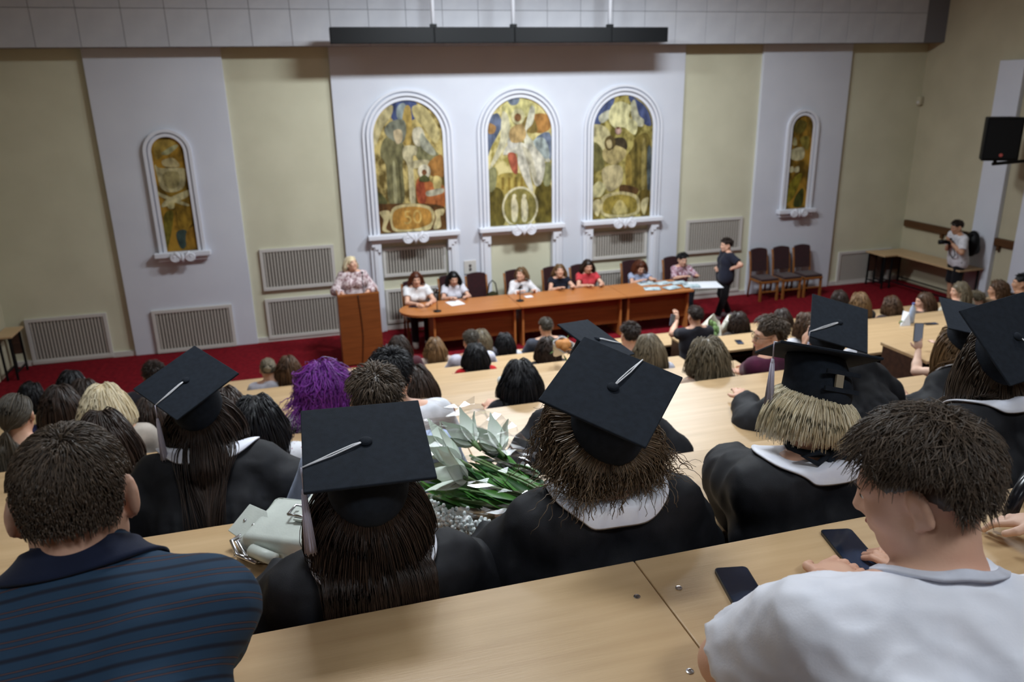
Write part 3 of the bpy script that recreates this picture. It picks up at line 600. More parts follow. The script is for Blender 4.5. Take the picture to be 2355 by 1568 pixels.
def surfnet(F, ax):
    s = F < 0; n = np.array(F.shape)
    acc = np.zeros(tuple(n-1)+(3,)); cnt = np.zeros(tuple(n-1))
    A = [np.asarray(a) for a in ax]
    for d in range(3):
        o = [i for i in range(3) if i != d]
        lo = [slice(None)]*3; hi = [slice(None)]*3; lo[d] = slice(0, -1); hi[d] = slice(1, None)
        f0 = F[tuple(lo)]; f1 = F[tuple(hi)]; ch = (s[tuple(lo)] != s[tuple(hi)])
        t = np.where(ch, f0/(f0-f1+1e-20*(f0 == f1)), 0.)
        pos = np.zeros(f0.shape+(3,))
        sh = [1, 1, 1]; sh[d] = -1
        pos[..., d] = A[d][:-1].reshape(sh)+t*(np.diff(A[d])).reshape(sh)
        for q in o:
            sh = [1, 1, 1]; sh[q] = -1; pos[..., q] = A[q].reshape(sh)
        pos *= ch[..., None]
        for i in (0, 1):
            for j in (0, 1):
                sl = [slice(None)]*3; sl[o[0]] = slice(i, n[o[0]]-1+i); sl[o[1]] = slice(j, n[o[1]]-1+j)
                acc += pos[tuple(sl)]; cnt += ch[tuple(sl)]
    act = cnt > 0; idx = np.full(act.shape, -1, np.int64); idx[act] = np.arange(act.sum())
    V = acc[act]/cnt[act][:, None]; Q = []
    for d in range(3):
        o = [(d+1) % 3, (d+2) % 3]
        lo = [slice(None)]*3; hi = [slice(None)]*3; lo[d] = slice(0, -1); hi[d] = slice(1, None)
        a = s[tuple(lo)]; b = s[tuple(hi)]; ch = a != b
        w = np.argwhere(ch); w = w[(w[:, o[0]] > 0) & (w[:, o[1]] > 0) & (w[:, o[0]] < n[o[0]]-1) & (w[:, o[1]] < n[o[1]]-1)]
        if not len(w): continue
        e0 = np.zeros(3, int); e0[o[0]] = 1; e1 = np.zeros(3, int); e1[o[1]] = 1
        c = [w-e0-e1, w-e1, w, w-e0]
        q = np.stack([idx[tuple(x.T)] for x in c], 1); fl = ~a[tuple(w.T)]
        q[fl] = q[fl][:, ::-1]; Q.append(q)
    Q = np.concatenate(Q) if Q else np.zeros((0, 4), int)
    return V, Q[(Q >= 0).all(1)]
def wav(P, seed, f, n=5):
    r = np.random.default_rng(seed); out = np.zeros(P.shape[:-1])
    for i in range(n):
        v = nrm(r.normal(size=3))*f*(.6+.8*r.random()); out += np.sin(P@v+r.random()*6.28)
    return out/n**.5
def skin_mesh(prims, h, spans=((), (), ()), pad=.03, post=None):
    lo = np.min([p.bb[0] for p in prims if p.op == 'add'], 0)-pad; hi = np.max([p.bb[1] for p in prims if p.op == 'add'], 0)+pad
    ax = [axis(lo[i], hi[i], h, spans[i]) for i in range(3)]
    F = field(prims, ax)
    if post is not None: F = post(F, np.stack(np.meshgrid(*ax, indexing='ij'), -1))
    return surfnet(F, ax)
def ik(S, W, l1, l2, pole):
    d = W-S; L = np.linalg.norm(d); L = min(L, (l1+l2)*.995); u = nrm(d); W = S+u*L
    c = (l1*l1+L*L-l2*l2)/(2*L); hh = math.sqrt(max(l1*l1-c*c, 0)); pv = np.array(pole, float); pv = nrm(pv-u*(pv@u)); return S+u*c+pv*hh, W
def rot_from(up, fwd):
    z = nrm(up); y = np.array(fwd, float); y = nrm(y-z*(y@z)); x = np.cross(y, z); return np.stack([x, y, z], 1)
def euler_head(yaw, pitch, roll):
    """pitch>0 looks up, yaw>0 turns to the person's left, roll>0 tilts towards the right shoulder"""
    return np.array(Matrix.Rotation(yaw, 3, 'Z') @ Matrix.Rotation(pitch, 3, 'X') @ Matrix.Rotation(roll, 3, 'Y'))
SKINS = {}
def skin_mat(tone):
    return mat('skin %s' % tone, {'fair': (222, 178, 152), 'pale': (226, 190, 168), 'tan': (196, 150, 120)}[tone], .5, .35, {'fair': (212, 162, 138), 'pale': (218, 178, 156), 'tan': (182, 134, 106)}[tone], 12., bump=.05, bscale=200)
def hair_mat(name, c1, c2, rough=.42):
    k = 'hair '+name
    if k in MATS: return MATS[k]
    m = bpy.data.materials.new(k); m.use_nodes = True; N = m.node_tree.nodes; L = m.node_tree.links; b = N['Principled BSDF']
    at = N.new('ShaderNodeAttribute'); at.attribute_name = 'tone'; cr = N.new('ShaderNodeValToRGB')
    cr.color_ramp.elements[0].color = (*lin(c1), 1); cr.color_ramp.elements[1].color = (*lin(c2), 1)
    L.new(at.outputs['Fac'], cr.inputs[0]); L.new(cr.outputs[0], b.inputs['Base Color'])
    b.inputs['Roughness'].default_value = rough; b.inputs['Specular IOR Level'].default_value = .45
    MATS[k] = m; return m
HAIR = {'darkbrown': ((30, 22, 18), (66, 48, 38)), 'black': ((10, 10, 13), (28, 28, 34)), 'brown': ((58, 40, 28), (110, 80, 56)), 'lightbrown': ((92, 68, 44), (156, 122, 84)),
        'blond': ((222, 202, 160), (255, 246, 220)), 'purple': ((70, 20, 92), (150, 62, 178)), 'grey': ((60, 54, 46), (104, 96, 84)), 'ash': ((84, 74, 58), (150, 136, 112)), 'auburn': ((70, 34, 20), (128, 70, 44)), 'dbrown2': ((50, 41, 34), (112, 95, 79)), 'curlbrown': ((66, 50, 36), (132, 108, 82))}
def hand_prims(W, fdir, palm_n, side, s=1., curl=.35, spread=.1):
    """palm and five separate fingers; fdir = finger direction, palm_n = direction the palm faces, side +1 right hand"""
    f = nrm(fdir); n = nrm(np.array(palm_n, float)-f*(np.array(palm_n, float)@f)); l = np.cross(n, f)*side   # l points to the thumb side
    R = np.stack([l, f, n], 1); P = []
    P.append(Prim(W+f*.05*s, None, (.040*s, .052*s, .017*s), R=R, k=.012))
    for i, (o, ln, r) in enumerate(((.030, .072, .0088), (.010, .080, .0092), (-.011, .074, .0088), (-.030, .058, .0078))):
        b = W+f*.088*s+l*o*s; d = nrm(f+l*o*spread*6)
        a1 = curl*.8; a2 = curl*1.8; d1 = d*math.cos(a1)+n*math.sin(a1); d2 = d*math.cos(a2)+n*math.sin(a2)
        m1 = b+d1*ln*.52*s; e = m1+d2*ln*.48*s
        P += [Prim(b-f*.02*s, m1, r*1.1*s, r*s, k=.005), Prim(m1, e, r*s, r*.85*s, k=.004)]
    b = W+f*.03*s+l*.030*s; m1 = b+(l*.75+f*.6+n*.25)*.036*s; e = m1+(f*.9+l*.25+n*.3)*.03*s
    P += [Prim(b, m1, .0125*s, .0105*s, k=.008), Prim(m1, e, .0105*s, .009*s, k=.004)]
    return P
class Person:
    """local frame: origin on the floor under the hips, facing +Y"""
    def __init__(s, label, loc, rz=0., sc=1., male=False, skin='fair', head=(0, .06, 1.22), hrot=(0, 0, 0), hands=None, stand=False, h=.016, hf=.008,
                 knees=None, feet=None, fat=1., sw=None, name='person', palm=None, hip_y=0., elbow=None, headscale=1., handcurl=.35, legs=True, group=None, neckfat=1., elbow_at=None, nl=1.):
        s.t = thing(name, label, 'person', loc, rz, group); s.sc = sc; s.h, s.hf = h, hf; s.male = male; s.skin = skin_mat(skin)
        s.head = np.array(head, float); s.HR = euler_head(*hrot); s.hs = headscale*(1.04 if male else 1.)
        k = sc; zh = (.93 if stand else .53)*k
        s.hip = V3(0, hip_y, zh); N = s.head+(s.HR@V3(0, -.025, -.13)*s.hs*.5+V3(0, -.02, -.075)*s.hs)*nl  # neck base
        s.neck = N; sp_ = nrm(N-s.hip); s.spine = sp_
        s.R = rot_from(sp_, (0, 1, .0001)); R = s.R
        sw = sw or (.195 if male else .168); sw *= k; s.sw = sw; fx = fat
        def at(f, x=0, y=0): return s.hip+(N-s.hip)*f+R@V3(x, y, 0)
        s.at = at
        tz = 1.0 if male else .94
        s.torso = [Prim(at(-.02, -.075*k*fx, 0), at(-.02, .075*k*fx, 0), .118*k*fx, k=.05),
                   Prim(at(.05, -.055*k*fx), at(.62, -.085*k*fx, .0), .112*k*fx, .108*k*tz*fx, k=.05), Prim(at(.05, .055*k*fx), at(.62, .085*k*fx, .0), .112*k*fx, .108*k*tz*fx, k=.05),
                   Prim(at(.60, -.09*k, .01), at(.84, -.10*k, -.005), .10*k, .085*k, k=.05), Prim(at(.60, .09*k, .01), at(.84, .10*k, -.005), .10*k, .085*k, k=.05)]
        if not male: s.torso += [Prim(at(.62, sx*.075*k, .085*k), None, (.062*k, .055*k, .06*k), k=.04) for sx in (-1, 1)]
        s.sh = {-1: at(.885, -sw, .0), 1: at(.885, sw, .0)}
        s.torso += [Prim(at(.95, -.04*k, -.01), s.sh[-1], .062*k, .058*k, k=.04), Prim(at(.95, .04*k, -.01), s.sh[1], .062*k, .058*k, k=.04)]
        nb = s.head+s.HR@V3(0, -.03, -.045)*s.hs
        s.neckp = [Prim(N-sp_*.04*k, nb, .060*k*neckfat*(1.08 if male else .92), .054*s.hs*neckfat, k=.035)]
        # arms
        s.arms = {}; la, lf = .285*k, .25*k
        hands = hands or {-1: (-.16, .36, .80), 1: (.16, .36, .80)}
        s.handp = []
        for sx in (-1, 1):
            W = np.array(hands[sx], float); pole = (elbow or {}).get(sx, (sx*.8, -.3, -.75))
            E, W = ik(s.sh[sx], W, la, lf, pole) if not (elbow_at and sx in elbow_at) else (np.array(elbow_at[sx], float), W); s.arms[sx] = (s.sh[sx], E, W)
        s.armp = []
        for sx in (-1, 1):
            S, E, W = s.arms[sx]; ft = (1.12 if male else 1.)*fat**.5
            s.armp += [Prim(S, E, .052*k*ft, .042*k*ft, k=.025), Prim(E, E+(W-E)*.35, .042*k*ft, .042*k*ft, k=.02), Prim(E+(W-E)*.3, W, .042*k*ft, .028*k*ft, k=.02)]
            pm = (palm or {}).get(sx, None); fd = nrm(W-E)
            if pm is not None and len(pm) == 2: fd, pn = nrm(pm[0]), pm[1]
            else: pn = pm if pm is not None else (0, 0, -1)
            s.handp.append(hand_prims(W, fd, pn, sx, k*.98*(1.06 if male else .95), handcurl))
        # legs
        s.legp = []; s.feetp = []
        for sx in (-1, 1):
            hp = s.hip+V3(sx*.09*k, 0, -.02)
            if stand: kn = V3(sx*.10*k, .02, .50*k); an = V3(sx*.11*k, -.02, .09*k)
            else: kn = V3(sx*.115*k, hip_y+.42*k, .50*k); an = V3(sx*.11*k, hip_y+.40*k, .09*k)
            if knees: kn = np.array(knees[sx], float)
            if feet: an = np.array(feet[sx], float)
            s.legp += [Prim(hp, kn, .088*k*fat, .060*k*fat, k=.04), Prim(kn, an, .058*k*fat, .040*k, k=.03)]
            s.feetp += [Prim(an-V3(0, .03, .045), an+V3(sx*.02, .15*k, -.055), .042*k, .034*k, k=.02)]
        # head
        HR, hs, H = s.HR, s.hs, s.head
        def hp_(x, y, z): return H+HR@(V3(x, y, z)*hs)
        s.hp = hp_
        E_ = lambda c, r, k_=.02, op='add', R2=None: Prim(hp_(*c), None, np.array(r)*hs, R=HR if R2 is None else HR@R2, k=k_, op=op)
        s.headp = [E_((0, -.014, .030), (.0745, .094, .087)), E_((0, .028, -.035), (.060, .066, .080), .03)]
        s.headp += [Prim(hp_(sx*.044, .005, -.062), hp_(sx*.012, .062, -.098), .026*hs, .020*hs, k=.03) for sx in (-1, 1)]
        s.headp += [Prim(hp_(-.034, .074, .022), hp_(.034, .074, .022), .016*hs, k=.02), E_((-.036, .066, -.028), (.024, .02, .024), .02), E_((.036, .066, -.028), (.024, .02, .024), .02),
                    Prim(hp_(-.031, .098, .003), None, .013*hs, op='sub', k=.01), Prim(hp_(.031, .098, .003), None, .013*hs, op='sub', k=.01),
                    Prim(hp_(0, .086, .010), hp_(0, .106, -.030), .0085*hs, .0125*hs, k=.014), Prim(hp_(-.014, .093, -.034), hp_(.014, .093, -.034), .0085*hs, k=.01),
                    Prim(hp_(-.017, .088, -.058), hp_(.017, .088, -.058), .0075*hs, k=.012), Prim(hp_(-.014, .086, -.068), hp_(.014, .086, -.068), .0075*hs, k=.01)]
        for sx in (-1, 1):
            Re = np.array(Matrix.Rotation(sx*.42, 3, 'Z') @ Matrix.Rotation(-.18, 3, 'X'))
            s.headp += [E_((sx*.083, -.014, -.006), (.0105, .021, .036), .007, R2=Re), E_((sx*.0935, -.006, -.002), (.0075, .011, .021), .004, 'sub', Re), E_((sx*.079, -.004, -.036), (.009, .010, .012), .006)]
        s.legs = legs; s.coll = s.torso+s.neckp+s.headp[:4]+s.armp
        s.cloth_coll = []
    def body(s, ears_fine=False):
        H = s.head; r = .13*s.hs
        sp = [[(H[i]-r, H[i]+r, s.hf)] for i in range(3)]; sp[2] = [(H[2]-.16, H[2]+.14, s.hf)]
        pr = s.torso+s.neckp+s.armp+(s.legp+s.feetp if s.legs else [])+s.headp
        V, Q = skin_mesh(pr, s.h, sp)
        Vs, Qs = [V], [Q]; n = len(V)
        for hp in s.handp:
            v, q = skin_mesh(hp, .0062 if s.h > .012 else .0045, pad=.01); Vs.append(v); Qs.append(q+n); n += len(v)
        s.bodyo = link('body', mesh_arr('body', np.concatenate(Vs), np.concatenate(Qs)), s.skin, s.t)
        return s
    def face(s, brow=(60, 40, 30), lip=(176, 92, 88), glasses=False):
        me_e = MB().ball((0, 0, 0), .0118*s.hs, 14, 10); me_e = me_e.mesh('eye', True)
        ir = MB().ball((0, 0, 0), (.0058*s.hs, .003*s.hs, .0058*s.hs), 12, 6).mesh('iris', True)
        for sx in (-1, 1):
            o = link('eye', me_e, mat('eye white', (232, 228, 222), .3), s.t, s.hp(sx*.031, .0775, .004)); o.rotation_euler = Matrix(s.HR).to_euler()
            i = link('iris', ir, mat('iris', (40, 30, 24), .25), o, (0, .0105*s.hs, 0))
            MB().tube([s.hp(sx*.016, .092, .023), s.hp(sx*.032, .093, .028), s.hp(sx*.048, .082, .023)], np.array((.0028, .0034, .0018))*s.hs, 6).build('eyebrow', mat('brow %d %d %d' % brow, brow, .7), s.t, smooth=True)
        MB().tube([s.hp(-.022, .0895, -.062), s.hp(-.010, .0965, -.0595), s.hp(0, .097, -.061), s.hp(.010, .0965, -.0595), s.hp(.022, .0895, -.062)], np.array((.002, .005, .0052, .005, .002))*s.hs, 8).build('lips', mat('lip %d %d %d' % lip, lip, .4), s.t, smooth=True)
        if glasses:
            g = MB()
            for sx in (-1, 1):
                g.tube([s.hp(sx*.033+.022*math.cos(a), .101, .0+.018*math.sin(a)) for a in np.linspace(0, 2*math.pi, 17)], .0018, 6, cap=False)
                g.tube([s.hp(sx*.055, .1, .006), s.hp(sx*.076, .06, .008), s.hp(sx*.082, -.02, .008)], .0018, 6)
            g.tube([s.hp(-.011, .102, .004), s.hp(.011, .102, .004)], .0018, 6)
            g.build('glasses', M_BLACK, s.t, smooth=True)
        return s
    def top(s, m, off=.013, sleeve=1.55, name='shirt', k=None, wr=.0, seed=1, hem=-.12, loose=0., neck=.985, sl_flare=.012, vneck=0., h=None):
        """garment over torso and arms; sleeve: 0 none, 1 elbow, 2 wrist"""
        up = s.spine; nc = (s.at(neck), nrm(up+s.R@V3(0, .0 if not vneck else -vneck, 0)))
        pr = [p.inflate(off, [nc]) for p in s.torso]
        if sleeve > 0: pr.append(Prim(s.at(.84), s.at(neck+.06), .078*s.sc+off*.5, .058*s.sc+off*.6, k=.04, clip=[(s.at(neck+.03), nrm(up+s.R@V3(0, .35, 0)))]))
        pr += [Prim(s.at(hem, -.08*s.sc), s.at(.3, -.075*s.sc), (.118+loose)*s.sc+off, (.108+loose*.5)*s.sc+off, k=.04), Prim(s.at(hem, .08*s.sc), s.at(.3, .075*s.sc), (.118+loose)*s.sc+off, (.108+loose*.5)*s.sc+off, k=.04)]
        for sx in (-1, 1):
            S, E, W = s.arms[sx]; r0 = .052*s.sc*(1.12 if s.male else 1); r1 = .042*s.sc*(1.12 if s.male else 1)
            if sleeve <= 0:
                pr = [p for p in pr]; continue
            t = min(sleeve, 1.); d = nrm(E-S); e = S+(E-S)*t
            pr.append(Prim(S, e+d*.02, r0+off+.004, r0+(r1-r0)*t+off+sl_flare, k=.03, clip=[(e, d)] if sleeve <= 1 else []))
            if sleeve > 1:
                t = sleeve-1; d = nrm(W-E); e = E+(W-E)*min(t, 1.); pr.append(Prim(E, e+d*.02, r1+off+sl_flare, r1*.85+off+sl_flare, k=.03, clip=[(e, d)]))
        s.cloth_coll += pr
        post = None
        if wr: post = lambda F, P: F+wr*(np.minimum(np.abs(wav(P*np.array((1., 1., .5)), seed, 42)), 1.1)-.5+.45*np.minimum(np.abs(wav(P*np.array((.8, 1.2, .7)), seed+5, 85)), 1.1))
        V, Q = skin_mesh(pr, h or min(s.h, .014), post=post)
        return link(name, mesh_arr(name, V, Q), m, s.t)
    def bottom(s, m, off=.012, name='trousers', upto=1., skirt=False):
        pr = []
        for i, sx in enumerate((-1, 1)):
            a, b = s.legp[2*i], s.legp[2*i+1]
            pr.append(a.inflate(off)); e = b.a+(b.b-b.a)*upto; d = nrm(b.b-b.a)
            if upto > 0: pr.append(Prim(b.a, e+d*.03, b.ra+off, b.rb+off+.012, k=.03, clip=[(e, d)]))
        if skirt: pr.append(Prim(s.legp[0].b, s.legp[2].b, .075*s.sc, k=.06)); pr.append(Prim((s.legp[0].a+s.legp[0].b)/2, (s.legp[2].a+s.legp[2].b)/2, .10*s.sc, k=.08))
        pr.append(s.torso[0].inflate(off))
        V, Q = skin_mesh(pr, .018); return link(name, mesh_arr(name, V, Q), m, s.t)
    def shoes(s, m):
        for p in s.feetp:
            pr = [p.inflate(.012)]; V, Q = skin_mesh(pr, .012, pad=.02, post=lambda F, P: np.maximum(F, .002-P[..., 2]+0.0)); link('shoe', mesh_arr('shoe', V, Q), m, s.t)
    # ---- hair
    def hair(s, style, color, n=260, r=.0045, length=.4, steps=None, cap=True, seed=3, layers=.02, curl=0., cf=40., part=0., gust=.0, clump=24, side=None, hl=0., volume=0., ends=.15, flat_top=None, tip=.4, zcut=None, wmax=.095, back=.5, minL=.3, wild=.05, jit=.16, lift=None, comb=None):
        rg = np.random.default_rng(seed); hs = s.hs
        c1, c2 = HAIR[color]; m = hair_mat(color, c1, c2)
        # roots on the scalp (head frame unit vectors)
        U = rg.normal(size=(n*6, 3)); U /= np.linalg.norm(U, axis=1)[:, None]
        ok = (U[:, 1] < .30+.55*np.maximum(U[:, 2], 0)+hl) & (U[:, 2] > -.62) & ~((abs(U[:, 0]) > .8) & (U[:, 2] < -.05) & (U[:, 1] > -.25))
        if style in ('short', 'crop'): ok &= (U[:, 2] > -.30-.32*(U[:, 1] < -.45)) & ~((abs(U[:, 0]) > .62) & (U[:, 2] < .20) & (U[:, 1] > -.45) & (U[:, 1] < .45))
        U = U[ok][:n]; n = len(U)
        root = V3(0, -.014, .030)+U*np.array((.0745, .094, .087))
        P = s.head+(root*hs)@s.HR.T; Nw = nrm_rows((U/np.array((.0745, .094, .087)))@s.HR.T)
        lay = rg.random(n)**1.3*layers+.004+volume*np.clip(U[:, 2]+.5, 0, 1)
        g = V3(0, 0, -1.)
        crown = nrm(V3(0, -.45, .9)) if style in ('short', 'crop', 'bun', 'pony') else nrm(V3(part, -.05, 1.))
        cw = s.HR@crown
        L = np.full(n, length)*(1-ends+2*ends*rg.random(n)) if not np.isscalar(length) or True else length
        if style == 'short': L = L*np.where((abs(U[:, 0]) > .55) & (U[:, 2] < .4) & (U[:, 1] > -.35), .5, 1.)*np.clip(.32+.75*(U[:, 2]+.25), minL, 1.)
        st = steps or max(8, int(length/.028))
        if style in ('short', 'crop', 'bun'): coll = s.headp[:4]+s.neckp
        else:
            coll = s.headp[:4]+s.neckp+(s.cloth_coll if s.cloth_coll else s.torso)
            coll = [q_ for q_ in coll if q_.bb[1][2] > s.head[2]-length*.85]
        coll = coll+[Prim(s.hp(0, .085, -.03), None, np.array((.060, .060, .085))*hs, R=s.HR)]
        zc = None if zcut is None else zcut*hs
        cc = rg.integers(0, max(4, n//clump), n); ph = rg.random(max(4, n//clump))[cc]*6.28; cj = rg.normal(size=(max(4, n//clump), 3))[cc]
        if style == 'long' or style == 'bob' or style == 'curly':
            D = U-crown*(U@crown)[:, None]
            if style != 'curly':   # hair parted on top: flows to the sides and back
                fr_ = np.clip(U[:, 1]+.1, 0, 1); D = D*np.array((1.2, .9, 1.)); D[:, 1] -= .35*(U[:, 2] > .3)+1.3*fr_; D[:, 0] += np.sign(U[:, 0]-part*.3)*1.1*fr_
            D = nrm_rows(D@s.HR.T+.04*cj+g*.3)
        elif style in ('short', 'crop'):
            D = nrm_rows((U-crown*(U@crown)[:, None])@s.HR.T+(.05 if lift is None else lift)*Nw+jit*cj+(0 if comb is None else s.HR@np.array(comb)))
        else:
            tgt = s.hp(0, -.115, .03 if style == 'bun' else .0) if side is None else s.hp(*side)
            D = nrm_rows(tgt-P)
        pts = [P+Nw*.002]; wd_ = nrm_rows(D); p = pts[0]; dist = np.zeros(n)
        for i in range(st):
            ds = (L/st)[:, None]; f = i/st
            if style in ('long', 'bob'): wd_ = lead(wd_, p, cj, g, s, hs, wmax, back)
            elif style == 'curly': wd_ = nrm_rows(wd_*.8+g*.16+(.09 if wild > .03 else .05)*cj+wild*rg.normal(size=(n, 3)))
            elif style == 'short': wd_ = nrm_rows(wd_*.85+g*(.10 if gust == 0 else .04)+.05*cj+(0 if gust == 0 else gust*s.HR[:, 1]))
            elif style == 'crop': wd_ = nrm_rows(wd_*.9+g*.08+.03*cj)
            else:
                to = tgt-p; dd = np.linalg.norm(to, axis=1, keepdims=True); near = (dd < .03)
                if style == 'pony': wd_ = np.where(near | (dist[:, None] > 0), nrm_rows(wd_*.75+g*.35+.03*cj), nrm_rows(wd_*.4+to/dd*.6)); dist = np.maximum(dist, near[:, 0])
                else: wd_ = nrm_rows(wd_*.3+to/dd*.7+.25*np.where(near, 1., 0.)*cj)
            p0 = p; mv = np.ones((n, 1), bool) if zc is None else (((p-s.head)@s.HR[:, 2])[:, None] > zc+.012*(cj[:, :1]))
            p = p+wd_*ds
            if style == 'curly' or curl: p = p+curl*.5*np.stack([np.sin(cf*f*3+ph), np.cos(cf*f*3+ph), np.sin(cf*f*2+2*ph)], 1)*min(1., f*3)
            d = sdf(coll, p); pen = np.maximum(lay*(1 if style not in ('bun', 'pony') else .5)+.003-d, 0)
            if style in ('short', 'crop', 'curly'): pen = pen-np.maximum(d-(lay+.006+.03*(style == 'curly')+.012*(style == 'short')*f), 0)*(.8 if style != 'curly' else .4)
            mk = np.abs(pen) > 1e-5
            if mk.any(): p = p.copy(); p[mk] += grad(coll, p[mk])*pen[mk][:, None]
            p = np.where(mv, p, p0)
            cpn = getattr(s, 'cplane', None)
            if cpn is not None:
                ab = ((p-cpn[0])@cpn[1] > -.004) & (np.linalg.norm(p-s.head, axis=1) < .32)
                if ab.any(): p = p.copy(); q_ = p[ab]; p[ab] = q_-grad(s.headp[:1], q_)*(sdf(s.headp[:1], q_)-.004)[:, None]
            pts.append(p)
        PT = np.stack(pts, 1)
        if style == 'bob':
            pass
        V, Q, tone = strands(PT, r, rg, tip)
        Vs, Qs, Ts = [V], [Q], [tone]; nn = len(V)
        if cap:
            pr = [Prim(s.hp(0, -.014, .030), None, (np.array((.0745, .094, .087))+(.0025 if style in ('short', 'crop') else .007+volume*.5))*hs, R=s.HR), Prim(s.hp(0, .115, -.075), None, np.array((.105, .105, .125))*hs, R=s.HR, op='sub')]
            if style in ('short', 'crop'): pr += [Prim(s.hp(sx*.085, .012, -.04), None, np.array((.055, .060, .062))*hs, R=s.HR, op='sub') for sx in (-1, 1)]
            pr += [Prim(s.hp(0, .0, -.17), None, np.array((.12, .12, .125))*hs, R=s.HR, op='sub')]
            v, q = skin_mesh(pr, .009); Vs.append(v); Qs.append(q+nn); Ts.append(np.full(len(v), .12)); nn += len(v)
        if style == 'bun':
            v, q = skin_mesh([Prim(tgt+s.HR@V3(0, -.02, 0), None, np.array((.045, .035, .042))*hs, R=s.HR)], .009, post=lambda F, P: F+.003*wav(P, seed, 160)); Vs.append(v); Qs.append(q+nn); Ts.append(np.full(len(v), .5)); nn += len(v)
        s.hairo = link('hair', mesh_arr('hair', np.concatenate(Vs), np.concatenate(Qs), tone=np.concatenate(Ts)), m, s.t)
        return s
    # ---- graduation dress
    def gown(s, m, mc, h=.012, seed=2, collar=(.150, .135, .16), vback=0., cuts=True, puff=.0, wr=.004):
        k = s.sc; up = s.spine
        pr = [p.inflate(.026, [(s.at(.985), up)]) for p in s.torso]
        pr += [Prim(s.at(-.15, -.09*k), s.at(.55, -.10*k), .15*k, .125*k, k=.05), Prim(s.at(-.15, .09*k), s.at(.55, .10*k), .15*k, .125*k, k=.05)]
        for sx in (-1, 1):
            S, E, W = s.arms[sx]; d = nrm(W-E); e = E+(W-E)*.93
            pr += [Prim(S+V3(0, 0, -.01), S+(E-S)*.5, .080*k+puff*.3, .092*k+puff, k=.05), Prim(S+(E-S)*.5, E, .092*k+puff, .096*k+puff, k=.05), Prim(E, e+d*.03, .094*k+puff, .082*k, k=.05, clip=[(e, d)])]
            pr.append(Prim(E, E+V3(0, -.02, -.10), .075*k+puff, .07*k, k=.05))
        for i in (0, 2): pr.append(s.legp[i].inflate(.05))
        R = s.R
        def post(F, P):
            q = (P-s.hip)@R; a = np.arctan2(q[..., 0], q[..., 1]); hgt = q[..., 2]
            top_ = np.linalg.norm(s.neck-s.hip)
            pleat = np.sin(a*26)*np.clip((top_*.72-hgt)/.08, 0, 1)*.006*(np.abs(q[..., 0]) < .2*k)
            return F+pleat+wr*(np.minimum(np.abs(wav(P*np.array((1, 1, .35)), seed, 34)), 1.2)-.5+.6*np.minimum(np.abs(wav(P*np.array((1, 1, .6)), seed+3, 60)), 1.2))
        V, Q = skin_mesh(pr, h, post=post)
        s.cloth_coll += pr
        g = link('gown', mesh_arr('gown', V, Q), m, s.t)
        # white collar lying on the gown
        s.collar_on('collar', mc, pr, collar, vback)
        s.cloth_coll.append(Prim(s.at(.93), None, (.13*k, .12*k, .05*k), k=.03))
        return s
    def collar_on(s, name, m, pr, collar, vback=0., f0=.975, r0=.066, r1=.074, lift=.022, off=.011):
        """flat collar walking outwards over the cloth from the neck"""
        k = s.sc
        lb, ls, lf = collar; nth, nr = 80, 9
        th = np.linspace(0, 2*math.pi, nth, endpoint=False); ci, si = np.cos(th), np.sin(th)   # th=0 at the back
        ln = (np.where(ci > 0, lb, lf)*ci**2+ls*si**2+vback*np.clip(ci, 0, 1)**8)*k
        out = (np.stack([si, -ci, np.zeros(nth)], 1))@s.R.T; cen = s.at(f0)
        cp_ = [q_ for q_ in pr if q_.bb[1][2] > cen[2]-.3]
        p = cen+out*(r0*k); G = [p+s.spine*lift*k]
        p = cen+out*(r1*k)
        for j in range(nr-1):
            for _ in range(3): p = p+grad(cp_, p)*(off-sdf(cp_, p))[:, None]
            G.append(p.copy())
            n_ = grad(cp_, p); t_ = out-n_*(out*n_).sum(1)[:, None]; t_ = nrm_rows(t_+np.array((0, 0, -.15))*(1-np.abs(n_[:, 2:])))
            p = p+t_*(ln/(nr-1))[:, None]
        G = np.array(G)
        for _ in range(2): G = (G+np.roll(G, 1, 1)+np.roll(G, -1, 1))/3
        V = np.concatenate([G.reshape(-1, 3), G.reshape(-1, 3)-np.array((0, 0, .006))]); n0 = nr*nth
        i, j = np.meshgrid(np.arange(nr-1), np.arange(nth), indexing='ij'); a = i*nth+j; b = i*nth+(j+1) % nth
        Q = np.stack([a, b, b+nth, a+nth], -1).reshape(-1, 4); Qb = Q[:, ::-1]+n0
        e = np.arange(nth); e2 = (e+1) % nth; L_ = (nr-1)*nth
        Qe = np.concatenate([np.stack([L_+e, L_+e2, n0+L_+e2, n0+L_+e], 1), np.stack([e, n0+e, n0+e2, e2], 1)])
        return link(name, mesh_arr(name, V, np.concatenate([Q, Qb, Qe])), m, s.t)
    def cap(s, bpos=None, bR=None, cord_to=(-.5, -.15), tassel=True, side=.27, strap=False, msk=None, tl=.15, label=None, bow=.022):
        """mortarboard: bpos/bR in the person's local frame; cord_to = where on the board's edge the cord leaves (board units -.5...5)"""
        M = MATS['cap cloth']
        if bpos is None: bR = s.HR@np.array(Matrix.Rotation(.22, 3, 'X')); bpos = s.hp(0, -.03, .145)
        # skull part: from a crown round the head up to the board
        c = s.hp(0, -.018, .030); up = bR[:, 2]
        pr = [Prim(c, None, np.array((.086, .106, .098))*s.hs, R=s.HR, k=.03), Prim(c+up*.03, bpos-up*.012, .082*s.hs, .080*s.hs, k=.03, clip=[(bpos-up*.004, up)])]
